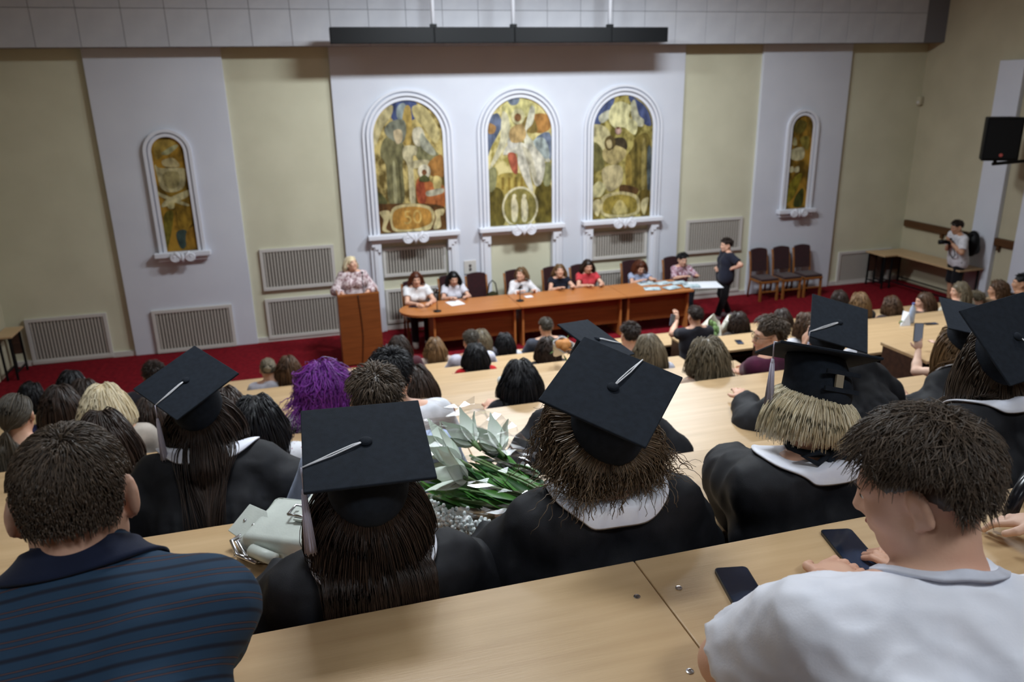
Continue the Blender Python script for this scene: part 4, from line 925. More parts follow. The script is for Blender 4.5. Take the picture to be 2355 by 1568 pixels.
        low = c-up*.004; pr = [Prim(p.a, None, p.r, R=p.R, k=p.k, clip=[(low, -nrm(up+s.HR[:, 1]*-.25)), (bpos-up*.004, up)]) if p.kind == 'e' else Prim(p.a, p.b, p.ra, p.rb, k=p.k, clip=p.clip+[(low, -nrm(up+s.HR[:, 1]*-.25))]) for p in pr]
        V, Q = skin_mesh(pr, .008)
        g = link('graduation_cap', mesh_arr('graduation_cap', V, Q), M, s.t)
        T = Matrix.Translation(Vector(bpos)) @ Matrix(bR).to_4x4()
        b = MB().box(-side/2, side/2, -side/2, side/2, -.004, .004).build('board', M, g, bevel=.0025); b.matrix_local = T
        o = MB().lathe([(.014, 0), (.0145, .004), (.009, .008), (.002, .009)], 18).build('button', M, g, smooth=True, loc=(0, 0, 0)); o.matrix_local = T @ Matrix.Translation((0, 0, .004))
        ce = V3(cord_to[0]*side, cord_to[1]*side, .006); MC = MATS['white cord']
        m = MB(); a0 = V3(.0, .0, .0075)
        for sgn in (-1, 1):
            mid = (a0+ce)*.55+V3(-ce[1], ce[0], 0)*sgn*bow; P = [a0, a0*.6+ce*.2+V3(-ce[1], ce[0], 0)*sgn*bow*.8+V3(0, 0, .004), mid, ce]
            m.tube(P, .0017, 6)
        o = m.build('cord', MC, g, smooth=True); o.matrix_local = T
        if tassel:
            e = np.array(T @ Vector(ce*1.02)); d = V3(0, 0, -1.)
            m = MB(); m.tube([e, e+d*.05], .002, 6)
            m.lathe([(.004, 0), (.0055, -.012), (.006, -.03), (.0105, -tl*.9), (.011, -tl)], 14, tuple(e+d*.05))
            rg = np.random.default_rng(5)
            for i in range(26):
                a_ = rg.random()*6.28; m.tube([e+d*.062+V3(math.cos(a_), math.sin(a_), 0)*.005, e+d*(.05+tl)+V3(math.cos(a_), math.sin(a_), 0)*.0125+V3(0, 0, -.006*rg.random())], .0011, 4)
            m.build('tassel', MATS['tassel silk'], g, smooth=True)
        if strap:
            q = c-s.HR[:, 1]*.106*s.hs+up*.03
            Rm = np.stack([s.HR[:, 0], -s.HR[:, 1], up], 1); T2 = Matrix.Translation(Vector(q)) @ Matrix(Rm).to_4x4()
            o = MB().box(-.05, .05, -.002, .006, -.016, -.004).box(-.05, .05, -.002, .006, .030, .042).build('elastic_strap', M, g); o.matrix_local = T2
            o = MB().box(-.022, .0, .0, .007, -.004, .030).build('size_label', mat('woven label', (150, 140, 120), .7), g); o.matrix_local = T2
        return s
def lead(w, p, cj, g, s, hs, wmax, back=.5):
    q = p-s.head; low = np.clip((-.03*hs-q[:, 2])/.08, 0, 1)
    ex = q[:, 0]-np.clip(q[:, 0], -wmax, wmax); push = np.zeros_like(p); push[:, 0] = -np.clip(ex*7, -.5, .5)*low; push[:, 1] = -np.clip((q[:, 1]+.05)*6, 0, back)*low
    return nrm_rows(w*.72+g*.30+.010*cj+push*.6)
def nrm_rows(A): return A/(np.linalg.norm(A, axis=1, keepdims=True)+1e-9)
def strands(PT, r, rg, tip=.4):
    n, k, _ = PT.shape
    T = np.gradient(PT, axis=1); T /= np.linalg.norm(T, axis=2, keepdims=True)+1e-9
    ref = np.where(np.abs(T[..., 2:3]) < .9, np.array((0, 0, 1.)), np.array((1., 0, 0)))
    A = np.cross(T, ref); A /= np.linalg.norm(A, axis=2, keepdims=True)+1e-9; B = np.cross(T, A)
    rad = (r*(1-(1-tip)*np.linspace(0, 1, k)**2))[None, :, None]*(.7+.6*rg.random((n, 1, 1)))
    ang = rg.random((n, 1, 1))*6.28; V = []
    for j in range(3): V.append(PT+rad*(np.cos(ang+j*2.0944)*A+np.sin(ang+j*2.0944)*B))
    V = np.stack(V, 2)
    base = (np.arange(n)*k*3)[:, None, None]; i = (np.arange(k-1)*3)[None, :, None]; j = np.arange(3)[None, None, :]; j2 = (j+1) % 3
    Q = np.stack([base+i+j, base+i+j2, base+i+3+j2, base+i+3+j], -1).reshape(-1, 4)
    tone = np.repeat(np.clip(rg.normal(.5, .22, n), 0, 1), k*3)
    return V.reshape(-1, 3), Q, tone
M_CAP = mat('cap cloth', (24, 30, 39), .85, .25, (30, 37, 47), 60., bump=.15, bscale=500)
M_GOWN = mat('black gown cloth', (20, 21, 26), .7, .35, (26, 27, 33), 30., bump=.1, bscale=400)
M_COLL = mat('white satin', (246, 247, 255), .5, .4, (236, 238, 252), 20., bump=.08, bscale=40)
mat('white cord', (236, 236, 240), .6); mat('tassel silk', (196, 190, 206), .5)
# ------------------------------------------------------------------ the cast
def cloth(name, c, c2=None, rough=.85, bump=.05): return mat('cloth '+name, c, rough, .2, c2 or tuple(int(v*.9) for v in c), 18., bump=bump, bscale=260, sheen=.1)
def bmat(n, x): n = nrm(n); x = np.array(x, float); x = nrm(x-n*(x@n)); return np.stack([x, np.cross(n, x), n], 1)
M_JEAN = cloth('dark trousers', (30, 32, 42)); M_SHOE = mat('white shoe', (206, 204, 200), .5); M_SHOED = mat('dark shoe', (40, 36, 36), .5)
def toL(loc, rz, p): d = np.asarray(p, float)-np.asarray(loc); c, s = math.cos(-rz), math.sin(-rz); return V3(c*d[0]-s*d[1], s*d[0]+c*d[1], d[2])
def cap_head(bpos, bR, HR, hs=1., tilt=(0, -.03, .145)): return np.asarray(bpos)-HR@(np.array(tilt)*hs)
def capped(label, row, bpos, n, x, hrot, cord, loc=None, hipy=None, sc=None, hair=None, hands=None, h=.013, hf=.008, gown={}, capkw={}, off=(0, -.03, .145), hip=None, elbow=None, male=False, palm=None, wr=.008):
    bR = bmat(n, x); HR = euler_head(*hrot); H = cap_head(bpos, bR, HR, 1.04 if male else 1., off)
    loc = np.array(loc if loc is not None else (H[0], rowY(row-1)+(hipy if hipy is not None else .19), tread(row)), float)
    L = lambda p: np.asarray(p)-loc
    sc = sc or float(np.clip((H[2]-loc[2])/1.225, .9, 1.08))
    if hands is not None: hands = {k: tuple(L(v)) if abs(v[2]) > 1.9 else v for k, v in hands.items()}
    p = Person(label, tuple(loc), 0., sc, male, head=L(H), hrot=hrot, hands=hands, h=h, hf=hf, elbow=elbow, palm=palm, group='graduates in black gowns')
    p.body(); p.gown(M_GOWN, M_COLL, h=h, wr=wr, **gown)
    c = p.hp(0, -.018, .030); p.cplane = (c-bR[:, 2]*.004, nrm(bR[:, 2]+p.HR[:, 1]*-.25))
    if hair: p.hair(**hair)
    p.cap(L(bpos), bR, cord, **capkw); p.bottom(M_JEAN); p.shoes(M_SHOED)
    return p
DZ = lambda k: rowZ(k)+.03
# -- row of graduates right in front of the nearest desk
P4 = capped('graduate with long dark hair down her back, lilac tassel hanging over the cream bag', 1, (-4.075, 1.554, 3.603), (.02, -.26, .97), (1, -.02, -.03), (0, .02, .02), (-.5, -.23),
            hair=dict(style='long', color='darkbrown', n=4200, r=.0013, length=.62, layers=.022, wmax=.11, seed=11, part=.1, steps=24, ends=.12), hands={-1: (-.20, .34, .80), 1: (.2, .34, .80)}, gown=dict(collar=(.07, .085, .10)), capkw=dict(tl=.15))
P5 = capped('graduate with short curly brown hair and a wide white collar, cap turned cornerwise', 1, (-3.481, 1.587, 3.642), (.01, -.41, .91), (.68, .67, .3), (.10, .10, .0), (.5, -.10),
            hair=dict(style='curly', color='curlbrown', n=4600, r=.0015, length=.19, layers=.046, seed=5, curl=.0085, cf=11, steps=22, volume=.012, ends=.2, clump=26, wild=.012, zcut=-.10), gown=dict(collar=(.085, .090, .10)), capkw=dict(tassel=False), hands={-1: (-.2, .34, .8), 1: (.2, .36, .8)})
P6 = capped('graduate with a blond bob bent forward, black cap seen from behind with its size label', 1, (-2.80, 1.735, 3.60), (.30, .34, .89), (.90, -.40, -.18), (-.05, -.28, .22), (-.5, -.30), off=(.0, .01, .138),
            hair=dict(style='bob', color='blond', n=6800, r=.0011, length=.30, layers=.022, wmax=.078, zcut=-.075, seed=9, steps=14, part=.15, ends=.06), gown=dict(collar=(.055, .10, .11), vback=.035), capkw=dict(strap=True, tl=.13),
            hands={-1: tuple(atZ(1655, 1048, DZ(1))), 1: tuple(atZ(1985, 985, DZ(1)))})
P7 = capped('graduate with long brown hair behind the young man in white, cap cut by the frame', 1, (-2.053, 1.754, 3.566), (-.03, -.70, .71), (.99, .06, .13), (-.35, .25, -.05), (.28, -.5), off=(0, -.065, .125),
            hair=dict(style='long', color='dbrown2', n=3000, r=.0015, length=.40, layers=.022, back=.12, wmax=.12, seed=21, steps=18, part=-.1, ends=.12), gown=dict(collar=(.085, .10, .10)), capkw=dict(tassel=False), hands={-1: (-.16, .36, .8), 1: (.2, .36, .8)})
# -- second row of graduates
P9 = capped('graduate with very long dark hair and a tilted cap, left of the purple hair', 2, (-4.613, 2.832, 3.346), (-.17, -.39, .90), (.78, .51, .37), (-.05, .08, -.18), (-.5, -.04),
            hair=dict(style='long', color='darkbrown', n=2600, r=.0017, length=.55, layers=.018, wmax=.072, seed=31, steps=20, ends=.1), h=.014, gown=dict(collar=(.11, .125, .12), puff=.012), capkw=dict(tl=.16), hands={-1: (-.16, .36, .8), 1: (.2, .36, .8)})
C2 = capped('graduate hidden behind the curly haired one, only the slanting cap and gown show', 2, (-2.993, 2.886, 3.312), (.40, -.22, .89), (.75, .64, -.18), (0, -.05, .3), (.5, -.22),
            hair=dict(style='short', color='brown', n=700, r=.002, length=.06, seed=33), h=.016, gown=dict(collar=(.08, .09, .10)), capkw=dict(tassel=False))
P10 = capped('graduate leaning on her elbow beyond the blond bob, cap top facing the camera', 2, (-1.768, 2.895, 3.258), (-.04, -.60, .80), (.87, -.40, -.29), (-.2, .25, .25), (-.5, -.40), off=(0, -.05, .135),
            hair=dict(style='short', color='lightbrown', n=700, r=.002, length=.07, seed=35), h=.015, gown=dict(collar=(.12, .17, .15)), loc=(-1.54, rowY(1)+.19, tread(2)), capkw=dict(tl=.1), hands={-1: tuple(atZ(1708, 918, DZ(2))), 1: tuple(atZ(2000, 905, DZ(2)))})
P8 = capped('graduate with light brown hair, her black sleeve lying beside the green lit phone', 2, (-.90, 2.98, 3.17), (0, -.40, .90), (.86, -.43, -.2), (-.35, .10, 0), (.5, .2),
            hair=dict(style='long', color='lightbrown', n=1800, r=.0019, length=.33, layers=.025, back=.12, wmax=.12, seed=37, steps=16), h=.015, gown=dict(collar=(.08, .09, .10)), capkw=dict(tassel=False), hands={-1: tuple(atZ(2085, 915, DZ(2))), 1: (.2, .36, .8)})
# -- the two men and the arms at the nearest desk
def near(label, Hw, loc, rz, hrot, hands, male=True, sc=1., **k):
    lo = np.array(loc, float); return Person(label, tuple(lo), rz, sc, male, head=toL(lo, rz, Hw), hrot=hrot, hands={s_: toL(lo, rz, v) for s_, v in hands.items()}, h=.011, hf=.0055, **k)
t0 = tread(0)
def striped(name, c, c2, c3):
    m = bpy.data.materials.new(name); m.use_nodes = True; N = m.node_tree.nodes; L = m.node_tree.links; b = N['Principled BSDF']; b.inputs['Roughness'].default_value = .85
    tc = N.new('ShaderNodeTexCoord'); mp = N.new('ShaderNodeMapping'); mp.inputs['Rotation'].default_value = (.75, .08, 0); L.new(tc.outputs['Object'], mp.inputs[0])
    w = N.new('ShaderNodeTexWave'); w.bands_direction = 'Z'; w.inputs['Scale'].default_value = 7.5; w.inputs['Distortion'].default_value = .35; w.inputs['Detail'].default_value = 1; L.new(mp.outputs[0], w.inputs[0])
    cr = N.new('ShaderNodeValToRGB'); e = cr.color_ramp.elements; e[0].position = .0; e[0].color = (*lin(c2), 1); e[1].position = .10; e[1].color = (*lin(c), 1)
    for p_, cc in ((.80, c), (.86, c2), (.90, c3), (.94, c2), (.98, c)): x_ = e.new(p_); x_.color = (*lin(cc), 1)
    L.new(w.outputs[0], cr.inputs[0]); L.new(cr.outputs[0], b.inputs['Base Color']); return m
H1 = atD(172, 1148, 1.20)
P1 = near('man with short dark hair in a navy striped polo shirt at the nearest desk, left', H1, (H1[0]+.03, .64, t0), -.06, (.22, -.22, .03), {-1: atZ(-120, 1420, rowZ(0)+.03), 1: atZ(330, 1420, rowZ(0)+.03)}, sw=.178, fat=1.0, neckfat=.98, nl=.90, headscale=.92)
P1.body(); M_POLO = striped('navy striped jersey', (34, 62, 88), (20, 26, 44), (110, 78, 72)); P1.top(M_POLO, .016, .85, 'polo_shirt', wr=.004, seed=4, neck=1.07, h=.011)
P1.collar_on('polo_collar', cloth('navy collar', (28, 36, 60)), P1.cloth_coll, (.062, .058, .06), 0., 1.045, .060, .072, .020, .007); P1.hair('crop', 'dbrown2', n=5600, r=.0010, length=.026, layers=.004, steps=5, seed=41, tip=.3, jit=.05, lift=.02); P1.bottom(M_JEAN); P1.shoes(M_SHOED); P1.face()
H2 = atD(2112, 1118, 1.22)
P2 = near('young man with tousled brown hair in a white T-shirt bending over his phones', H2, (-3.36, .50, t0), -.32, (1.0, -.34, -.05), {-1: V3(-3.17, 1.165, 3.315), 1: V3(-2.95, 1.10, 3.315)}, sw=.20, neckfat=1.0, elbow_at={-1: toL((-3.36, .50, t0), -.32, (-3.50, 1.0, 3.332))}, fat=1.0, nl=1.24, headscale=.87)
P2.body(); P2.top(cloth('white jersey', (242, 243, 252), (236, 238, 248)), .020, .74, 'shirt', wr=.010, seed=8, neck=1.0, h=.0095, sl_flare=.022); P2.collar_on('neckband', cloth('white ribbing', (220, 223, 236)), P2.cloth_coll, (.018, .018, .018), 0., 1.0, .062, .070, .010, .006)
P2.hair('short', 'dbrown2', n=5200, r=.0011, length=.064, layers=.010, steps=8, seed=43, tip=.25, volume=.008, ends=.3, lift=.25, comb=(-.15, .05, .2), minL=.45); P2.bottom(M_JEAN); P2.shoes(M_SHOED); P2.face()
H3 = atY(2560, 1010, .75)
P3 = near('person at the right edge of whom only the bare forearms with a chain bracelet show', (-2.28, .78, 3.76), (-2.22, .45, t0), .25, (.1, -.1, 0), {-1: atZ(2258, 1195, rowZ(0)+.03), 1: atZ(2275, 1165, rowZ(0)+.045)}, male=False, elbow={-1: (-.6, -1, -.2), 1: (.9, -.4, -.3)}, skin='pale')
P3.body(); P3.top(cloth('grey jersey', (120, 120, 128)), .014, .6); P3.hair('long', 'brown', n=500, r=.003, length=.4); P3.bottom(M_JEAN); P3.shoes(M_SHOED); P3.face()
S_, E_, W_ = P3.arms[-1]; d_ = nrm(W_-E_); x_ = nrm(np.cross(d_, (0, 0, 1))); y_ = np.cross(x_, d_); bc = W_-d_*.05
mb = MB()
for i in range(18):
    a = 2*math.pi*i/18; c = bc+(x_*math.cos(a)+y_*math.sin(a))*.036; mb.ball(c, .0045, 8, 6)
mb.build('bracelet', M_CHROME, P3.t, smooth=True)
# -- the rest of the audience
def aud(row, px, py, label, hair, col, top=(.55,), yo=.25, yaw=0., pitch=-.08, roll=0., male=False, skin='fair', hands=None, garment='shirt', hn=None, palm=None, h=.022, hf=.013, fc=False, sc=None, elbow=None, rz=0., glasses=False, hipy=.17):
    Hw = atY(px, py, rowY(row-1)+yo); loc = np.array((Hw[0], rowY(row-1)+hipy, tread(row)))
    sc = sc or float(np.clip((Hw[2]-loc[2])/1.21, .86, 1.08))
    if hands: hands = {k: (toL(loc, rz, v) if v is not None and abs(v[1]) > 1 else (v or (k*.16, .36, .8))) for k, v in hands.items()}
    p = Person(label, tuple(loc), rz, sc, male, head=toL(loc, rz, Hw), hrot=(yaw, pitch, roll), hands=hands, h=h, hf=hf, skin=skin, palm=palm, elbow=elbow, group='audience on the tiers')
    p.body(); M = col if not isinstance(col, tuple) else cloth('%d %d %d' % col, col)
    p.top(M, .014, top[0], garment); p.bottom(M_JEAN); p.shoes(M_SHOED)
    if hair: hk = dict(n=260, r=.0048, seed=row*100+int(px)); hk.update(hair); p.hair(**hk)
    if fc: p.face(glasses=glasses)
    return p
LONG = lambda c, L=.42, **k: {**dict(style='long', color=c, length=L, layers=.016, wmax=.085), **k}
SHORT = lambda c, L=.05, **k: {**dict(style='short', color=c, length=L, n=500, r=.003, steps=6), **k}
M_FLOR = mat('floral print', (226, 226, 232), .8, .2, (150, 90, 110), 70., lo=.62, hi=.66)
M_HOUND = mat('houndstooth', (226, 226, 232), .8, .2, (40, 40, 50), 120., lo=.48, hi=.52)
M_CHECK = mat('red checked cotton', (214, 196, 206), .8, .2, (132, 44, 72), 45., lo=.47, hi=.53)
M_FLOR2 = mat('pale floral blouse', (222, 208, 210), .8, .2, (150, 116, 120), 26., lo=.45, hi=.6)
aud(2, 865, 922, 'man with brown hair and pale blue shirt hidden behind the front cap', SHORT('dbrown2', n=1600, r=.0018, jit=.06, lift=.0), (176, 190, 222), (1.9,), male=True, h=.016)
aud(3, 240, 1003, 'woman with long straight dark hair just above the balding man', LONG('darkbrown', .46, n=1000, r=.0026, layers=.02), (44, 42, 46), (.6,), h=.018)
aud(3, 590, 965, 'woman with long sleek black hair and a floral sleeve, right of the tilted cap', LONG('black', .42, n=1000, r=.0026, layers=.02), M_FLOR, (.8,), h=.018)
aud(3, 900, 865, 'man with thick black hair and white collar behind the front cap', SHORT('black', .06, n=1400, r=.002, volume=.008, jit=.08), (222, 224, 232), (1.9,), male=True, h=.018)
aud(4, 38, 955, 'woman in a black halter top with bare shoulders and hair tied back, left edge', dict(style='pony', color='grey', length=.42, n=800, r=.003, side=(-.03, -.1, -.05)), (22, 22, 26), (0,), h=.018)
aud(4, 242, 930, 'woman with long blond highlighted hair on the left', LONG('blond', .42, n=800, r=.003, layers=.02), (196, 186, 176), (1.3,))
aud(4, 520, 935, 'dark haired woman half hidden by the tilted cap', LONG('darkbrown', .4, n=500), (60, 56, 60))
aud(4, 745, 888, 'woman with curly purple hair and a houndstooth sleeve', dict(style='curly', color='purple', length=.26, n=1300, r=.0028, layers=.05, curl=.012, cf=14, steps=16, volume=.012, ends=.2), M_HOUND, (1.2,), h=.018)
aud(4, 955, 882, 'woman in dark red with dark hair beside the thick black haired man', LONG('darkbrown', .34, n=500), (120, 16, 34), (1.9,))
aud(4, 1195, 868, 'woman with sleek black hair and a green iced drink', LONG('black', .36, n=900, r=.003, layers=.02), (40, 40, 46))
aud(4, 1625, 818, 'woman with wavy ash brown hair left of the man in maroon', LONG('ash', .36, n=900, r=.003, layers=.04, curl=.006, cf=14), (196, 170, 150), (0,))
aud(4, 1768, 772, 'man in maroon with glasses and dark wavy hair seen in profile', SHORT('dbrown2', .055, n=900, r=.0026, volume=.012), (84, 30, 58), (1.0,), male=True, yaw=.95, rz=.35, fc=True, glasses=True, h=.017, hf=.009, hands={-1: tuple(atZ(1712, 842, rowZ(4)+.05)), 1: None})
aud(5, 140, 925, 'woman with dark hair and a navy ribbon on the left', LONG('darkbrown', .38, n=500), (52, 54, 96), (.6,))
aud(5, 345, 950, 'woman in black turning aside, left of the tilted cap', LONG('darkbrown', .3, n=450), (30, 30, 36), (1.4,), yaw=.4)
aud(5, 1490, 800, 'woman with a smooth blond brown bob behind the curly graduate', dict(style='bob', color='ash', length=.3, n=1000, r=.003, layers=.015, zcut=-.14), (200, 200, 214), (.6,))
aud(6, 195, 905, 'dark haired woman behind the blond highlighted one', LONG('darkbrown', .36, n=400), (60, 50, 54))
aud(6, 1448, 772, 'man with short dark hair and bare neck left of the blond brown bob', SHORT('darkbrown', .03), (188, 192, 204), (.6,), male=True)
aud(6, 1852, 745, 'woman with brown bob and white collar left of the leaning graduate', dict(style='bob', color='brown', length=.24, n=500, r=.004), (220, 220, 228), (1.,))
aud(7, 165, 880, 'black haired head behind the navy ribboned woman', LONG('black', .3, n=300), (40, 40, 50))
aud(7, 1092, 815, 'woman with long black hair in a red top', LONG('black', .42, n=500, layers=.02), (196, 20, 30), (.5,))
aud(7, 1258, 800, 'woman with long dark hair behind the man in grey', LONG('darkbrown', .42, n=500, layers=.02), (40, 36, 38), (.5,))
aud(7, 355, 862, 'dark head peeping over the tilted cap on the left', SHORT('darkbrown'), (60, 60, 70), male=True)
aud(8, 75, 905, 'woman in teal with short black hair near the left edge', dict(style='bob', color='black', length=.2, n=400, r=.004), (0, 104, 102), (0,), yaw=-.5, fc=True)
cl_ = aud(8, 617, 848, 'woman with blond hair in a black claw clip and white blouse', dict(style='bun', color='ash', length=.2, n=500, r=.003), (226, 226, 240), (1.9,))
cm_ = MB()
for sx in (-1, 1):
    for q_ in range(4): cm_.tube([cl_.hp(sx*.006, -.135, .07-.02*q_), cl_.hp(sx*.035, -.15, .066-.022*q_), cl_.hp(sx*.05, -.125, .06-.022*q_)], .006, 6)
cm_.build('claw_clip', M_BLACK, cl_.t, smooth=True)
aud(8, 663, 842, 'woman with brown hair beside the one with the claw clip', LONG('brown', .26, n=400), (214, 200, 196), (.8,))
aud(8, 917, 795, 'dark brown haired woman in front of the seated lady in black skirt', LONG('darkbrown', .3, n=400), (80, 40, 50), (.8,))
aud(8, 1083, 785, 'person with short fair hair in a white shirt with red trim', SHORT('grey', .04), (226, 226, 244), (.8,), male=True)
aud(8, 1598, 727, 'woman raising a phone beside the wrapped bouquet', SHORT('darkbrown', .05), (40, 40, 48), (.5,), hands={-1: tuple(atY(1556, 738, rowY(8)-.3)), 1: (.2, .4, .9)}, palm={-1: ((0, .2, 1), (0, 1, 0))})
aud(8, 1697, 738, 'woman with long dark brown hair beside the cream bouquet', LONG('darkbrown', .32, n=400, layers=.02), (60, 54, 50))
aud(8, 1797, 730, 'dark haired woman between the maroon man and the leaning graduate', LONG('darkbrown', .34, n=400), (46, 40, 44))
aud(8, 1975, 692, 'woman with light brown hair right of the leaning graduate cap', LONG('lightbrown', .34, n=400), (70, 66, 66))
aud(8, 2048, 700, 'woman with straight brown hair in the middle of the right block', LONG('brown', .32, n=400), (70, 60, 60))
aud(8, 2124, 692, 'woman with brown hair turning her face to the left, right block', LONG('brown', .30, n=400), (90, 80, 80), yaw=1.2, fc=True)
aud(8, 2205, 668, 'light haired woman in profile below the photographer', LONG('ash', .28, n=400), (214, 206, 186), (1.,), yaw=1.2, fc=True)
aud(8, 2245, 690, 'person in a cream shirt bending forward at the far right', SHORT('ash', .05), (222, 218, 196), (1.2,), pitch=-.5)
aud(8, 2292, 665, 'woman with wavy brown hair in profile at the far right', LONG('brown', .26, n=450, layers=.035, curl=.005), (120, 100, 80), (.8,), yaw=1.0, fc=True, skin='tan')
aud(8, 2348, 650, 'dark haired man at the right edge of the photo', SHORT('black', .03), (50, 48, 50), (.8,), male=True, yaw=.9, fc=True, skin='tan')
aud(9, 1000, 797, 'woman with long light brown hair in the front row', LONG('lightbrown', .4, n=400), (190, 170, 160), (.5,))
aud(9, 1107, 778, 'fair haired person in the front row behind the white shirt', dict(style='bob', color='ash', length=.2, n=300, r=.005), (90, 90, 100))
aud(9, 1160, 785, 'woman with long black hair in the front row', LONG('black', .4, n=400), (214, 214, 220), (.5,))
aud(9, 1255, 752, 'man with cropped grey hair in a grey T-shirt', dict(style='crop', color='grey', length=.02, n=500, r=.003, steps=4), (70, 74, 86), (.7,), male=True)
aud(9, 1928, 685, 'dark head peeping over the leaning graduate cap', LONG('darkbrown', .3, n=300), (60, 60, 66))
PH4 = aud(4, 2215, 800, 'woman hidden by the right graduates, only her bare arm with a phone shows', LONG('darkbrown', .3, n=300), (120, 90, 130), (.3,), skin='pale', hands={-1: tuple(atY(2112, 805, rowY(4)-.42)), 1: (.1, .36, .8)}, palm={-1: ((-.1, .1, 1), (.6, .8, 0))}, h=.016)
# -- people on the stage
def stage(px, py, Y, label, hair, col, top=.6, yaw=0., pitch=.16, roll=0., skin='fair', hands=None, tex=None, garment='blouse', lx=0, hipy=.05, chair=None, glasses=False, knees=None, feet=None, sc=None, brow=(60, 40, 30)):
    Hw = atY(px, py, Y); loc = np.array((Hw[0]+lx, Y+hipy+.1, 0.)); rz = math.pi
    p = Person(label, tuple(loc), rz, sc or float(np.clip(Hw[2]/1.19, .88, 1.03)), False, head=toL(loc, rz, Hw), hrot=(yaw, pitch, roll), hands=hands or {-1: (-.15, .47, .80), 1: (.12, .47, .80)}, h=.018, hf=.0085, skin=skin, group='women at the presidium', knees=knees, feet=feet)
    p.body(); M = col if not isinstance(col, tuple) else cloth('%d %d %d' % col, col); p.top(M, .013, top, garment); p.bottom(M_JEAN); p.shoes(M_SHOE)
    hk = dict(n=420, r=.0035, seed=int(px)); hk.update(hair); p.hair(**hk); p.face(glasses=glasses)
    if chair: stage_chair(loc[0], loc[1]+.02, rz, chair)
    return p
w1 = atY(957, 642, 13.25)
p = stage(957, 642, 13.25, 'woman with short brown hair, white top and black skirt at the rounded table end', dict(style='bob', color='auburn', length=.22, layers=.02, n=700, zcut=-.09), (236, 236, 238), .55, pitch=-.1, hands={-1: (-.16, .50, .80), 1: (.06, .52, .80)}, sc=1.02, chair='dark red chair under the woman in the white top by the lectern')
stage(1043, 640, 13.42, 'woman with long black hair and a white T-shirt reading a paper', LONG('black', .32, n=600, r=.003), (222, 220, 230), .6, pitch=-.25, chair='dark red chair under the black haired woman in white')
stage(1198, 630, 13.42, 'woman with short fair hair in a white blouse turned to the side', dict(style='bob', color='lightbrown', length=.22, layers=.022, n=700, zcut=-.06), (232, 228, 230), 1.7, yaw=-.75, chair='dark red chair under the fair haired woman in the white blouse')
stage(1287, 622, 13.42, 'woman with long light brown hair in a navy top', LONG('lightbrown', .3, n=600, r=.003), (24, 26, 40), .35, yaw=-.2, chair='dark red chair under the woman in the navy top')
stage(1352, 612, 13.42, 'woman with dark hair in a coral red dress', LONG('darkbrown', .3, n=600, r=.003), (206, 66, 74), .5, pitch=-.15, chair='dark red chair under the woman in the red dress')
stage(1472, 615, 13.42, 'woman with auburn hair bowing her head, pale blue T-shirt', LONG('auburn', .2, n=600, r=.003, layers=.04), (168, 178, 206), .5, pitch=-.4, chair='dark red chair under the woman in the pale blue T-shirt')
stage(1570, 597, 13.42, 'woman with short black hair in a red checked shirt behind the certificates', SHORT('black', .07, volume=.01), M_CHECK, 1.0, pitch=-.15, chair='dark red chair under the woman in the checked shirt')
e_ = atY(1104, 668, 13.6); ec = stage_chair(e_[0], 13.62, math.pi, 'empty dark red chair beside the woman reading, a dark bag hung on it')
# lecturer
Hw = atY(808, 606, 13.02); loc = np.array((Hw[0], 13.05, 0.)); lc = Person('woman with fair hair in a pale floral blouse speaking at the lectern', tuple(loc), math.pi, Hw[2]/1.56, head=toL(loc, math.pi, Hw), hrot=(.55, .28, 0), hands={-1: (-.2, .32, 1.13), 1: (.2, .32, 1.13)}, stand=True, h=.018, hf=.0085)
lc.body(); lc.top(M_FLOR2, .018, 1.8, 'blouse', hem=-.2); lc.bottom(cloth('beige slacks', (120, 100, 90))); lc.shoes(M_SHOED); lc.hair('bob', 'blond', n=700, r=.0035, length=.22, layers=.018, seed=4, zcut=-.08); lc.face()
# standing woman in dark clothes, facing left
g_ = atZ(1668, 731, 0); Hw = atY(1670, 563, g_[1]); loc = np.array((Hw[0]+.02, g_[1], 0.)); rz = math.radians(80)
sw_ = Person('woman with short dark hair in a dark T-shirt standing hand on hip by the table', tuple(loc), rz, Hw[2]/1.53, head=toL(loc, rz, Hw), hrot=(.1, -.05, 0), hands={1: (.10, .16, .98), -1: (-.19, -.02, 1.02)}, elbow={1: (.5, -1, -.1), -1: (-1, -.8, 0)}, palm={1: ((-1, .2, 0), (0, -1, 0)), -1: ((.3, .8, -.4), (1, 0, 0))}, stand=True, h=.018, hf=.0085, feet={-1: (-.1, .14, .09), 1: (.1, -.16, .09)}, fat=1.08)
sw_.body(); sw_.top(cloth('ink blue jersey', (34, 36, 50)), .02, .75, 'shirt', hem=-.16, loose=.01); sw_.bottom(cloth('black leggings', (16, 16, 20))); sw_.shoes(mat('grey trainer', (170, 160, 168), .6)); sw_.hair('short', 'darkbrown', n=600, r=.003, length=.07, layers=.02, seed=6); sw_.face()
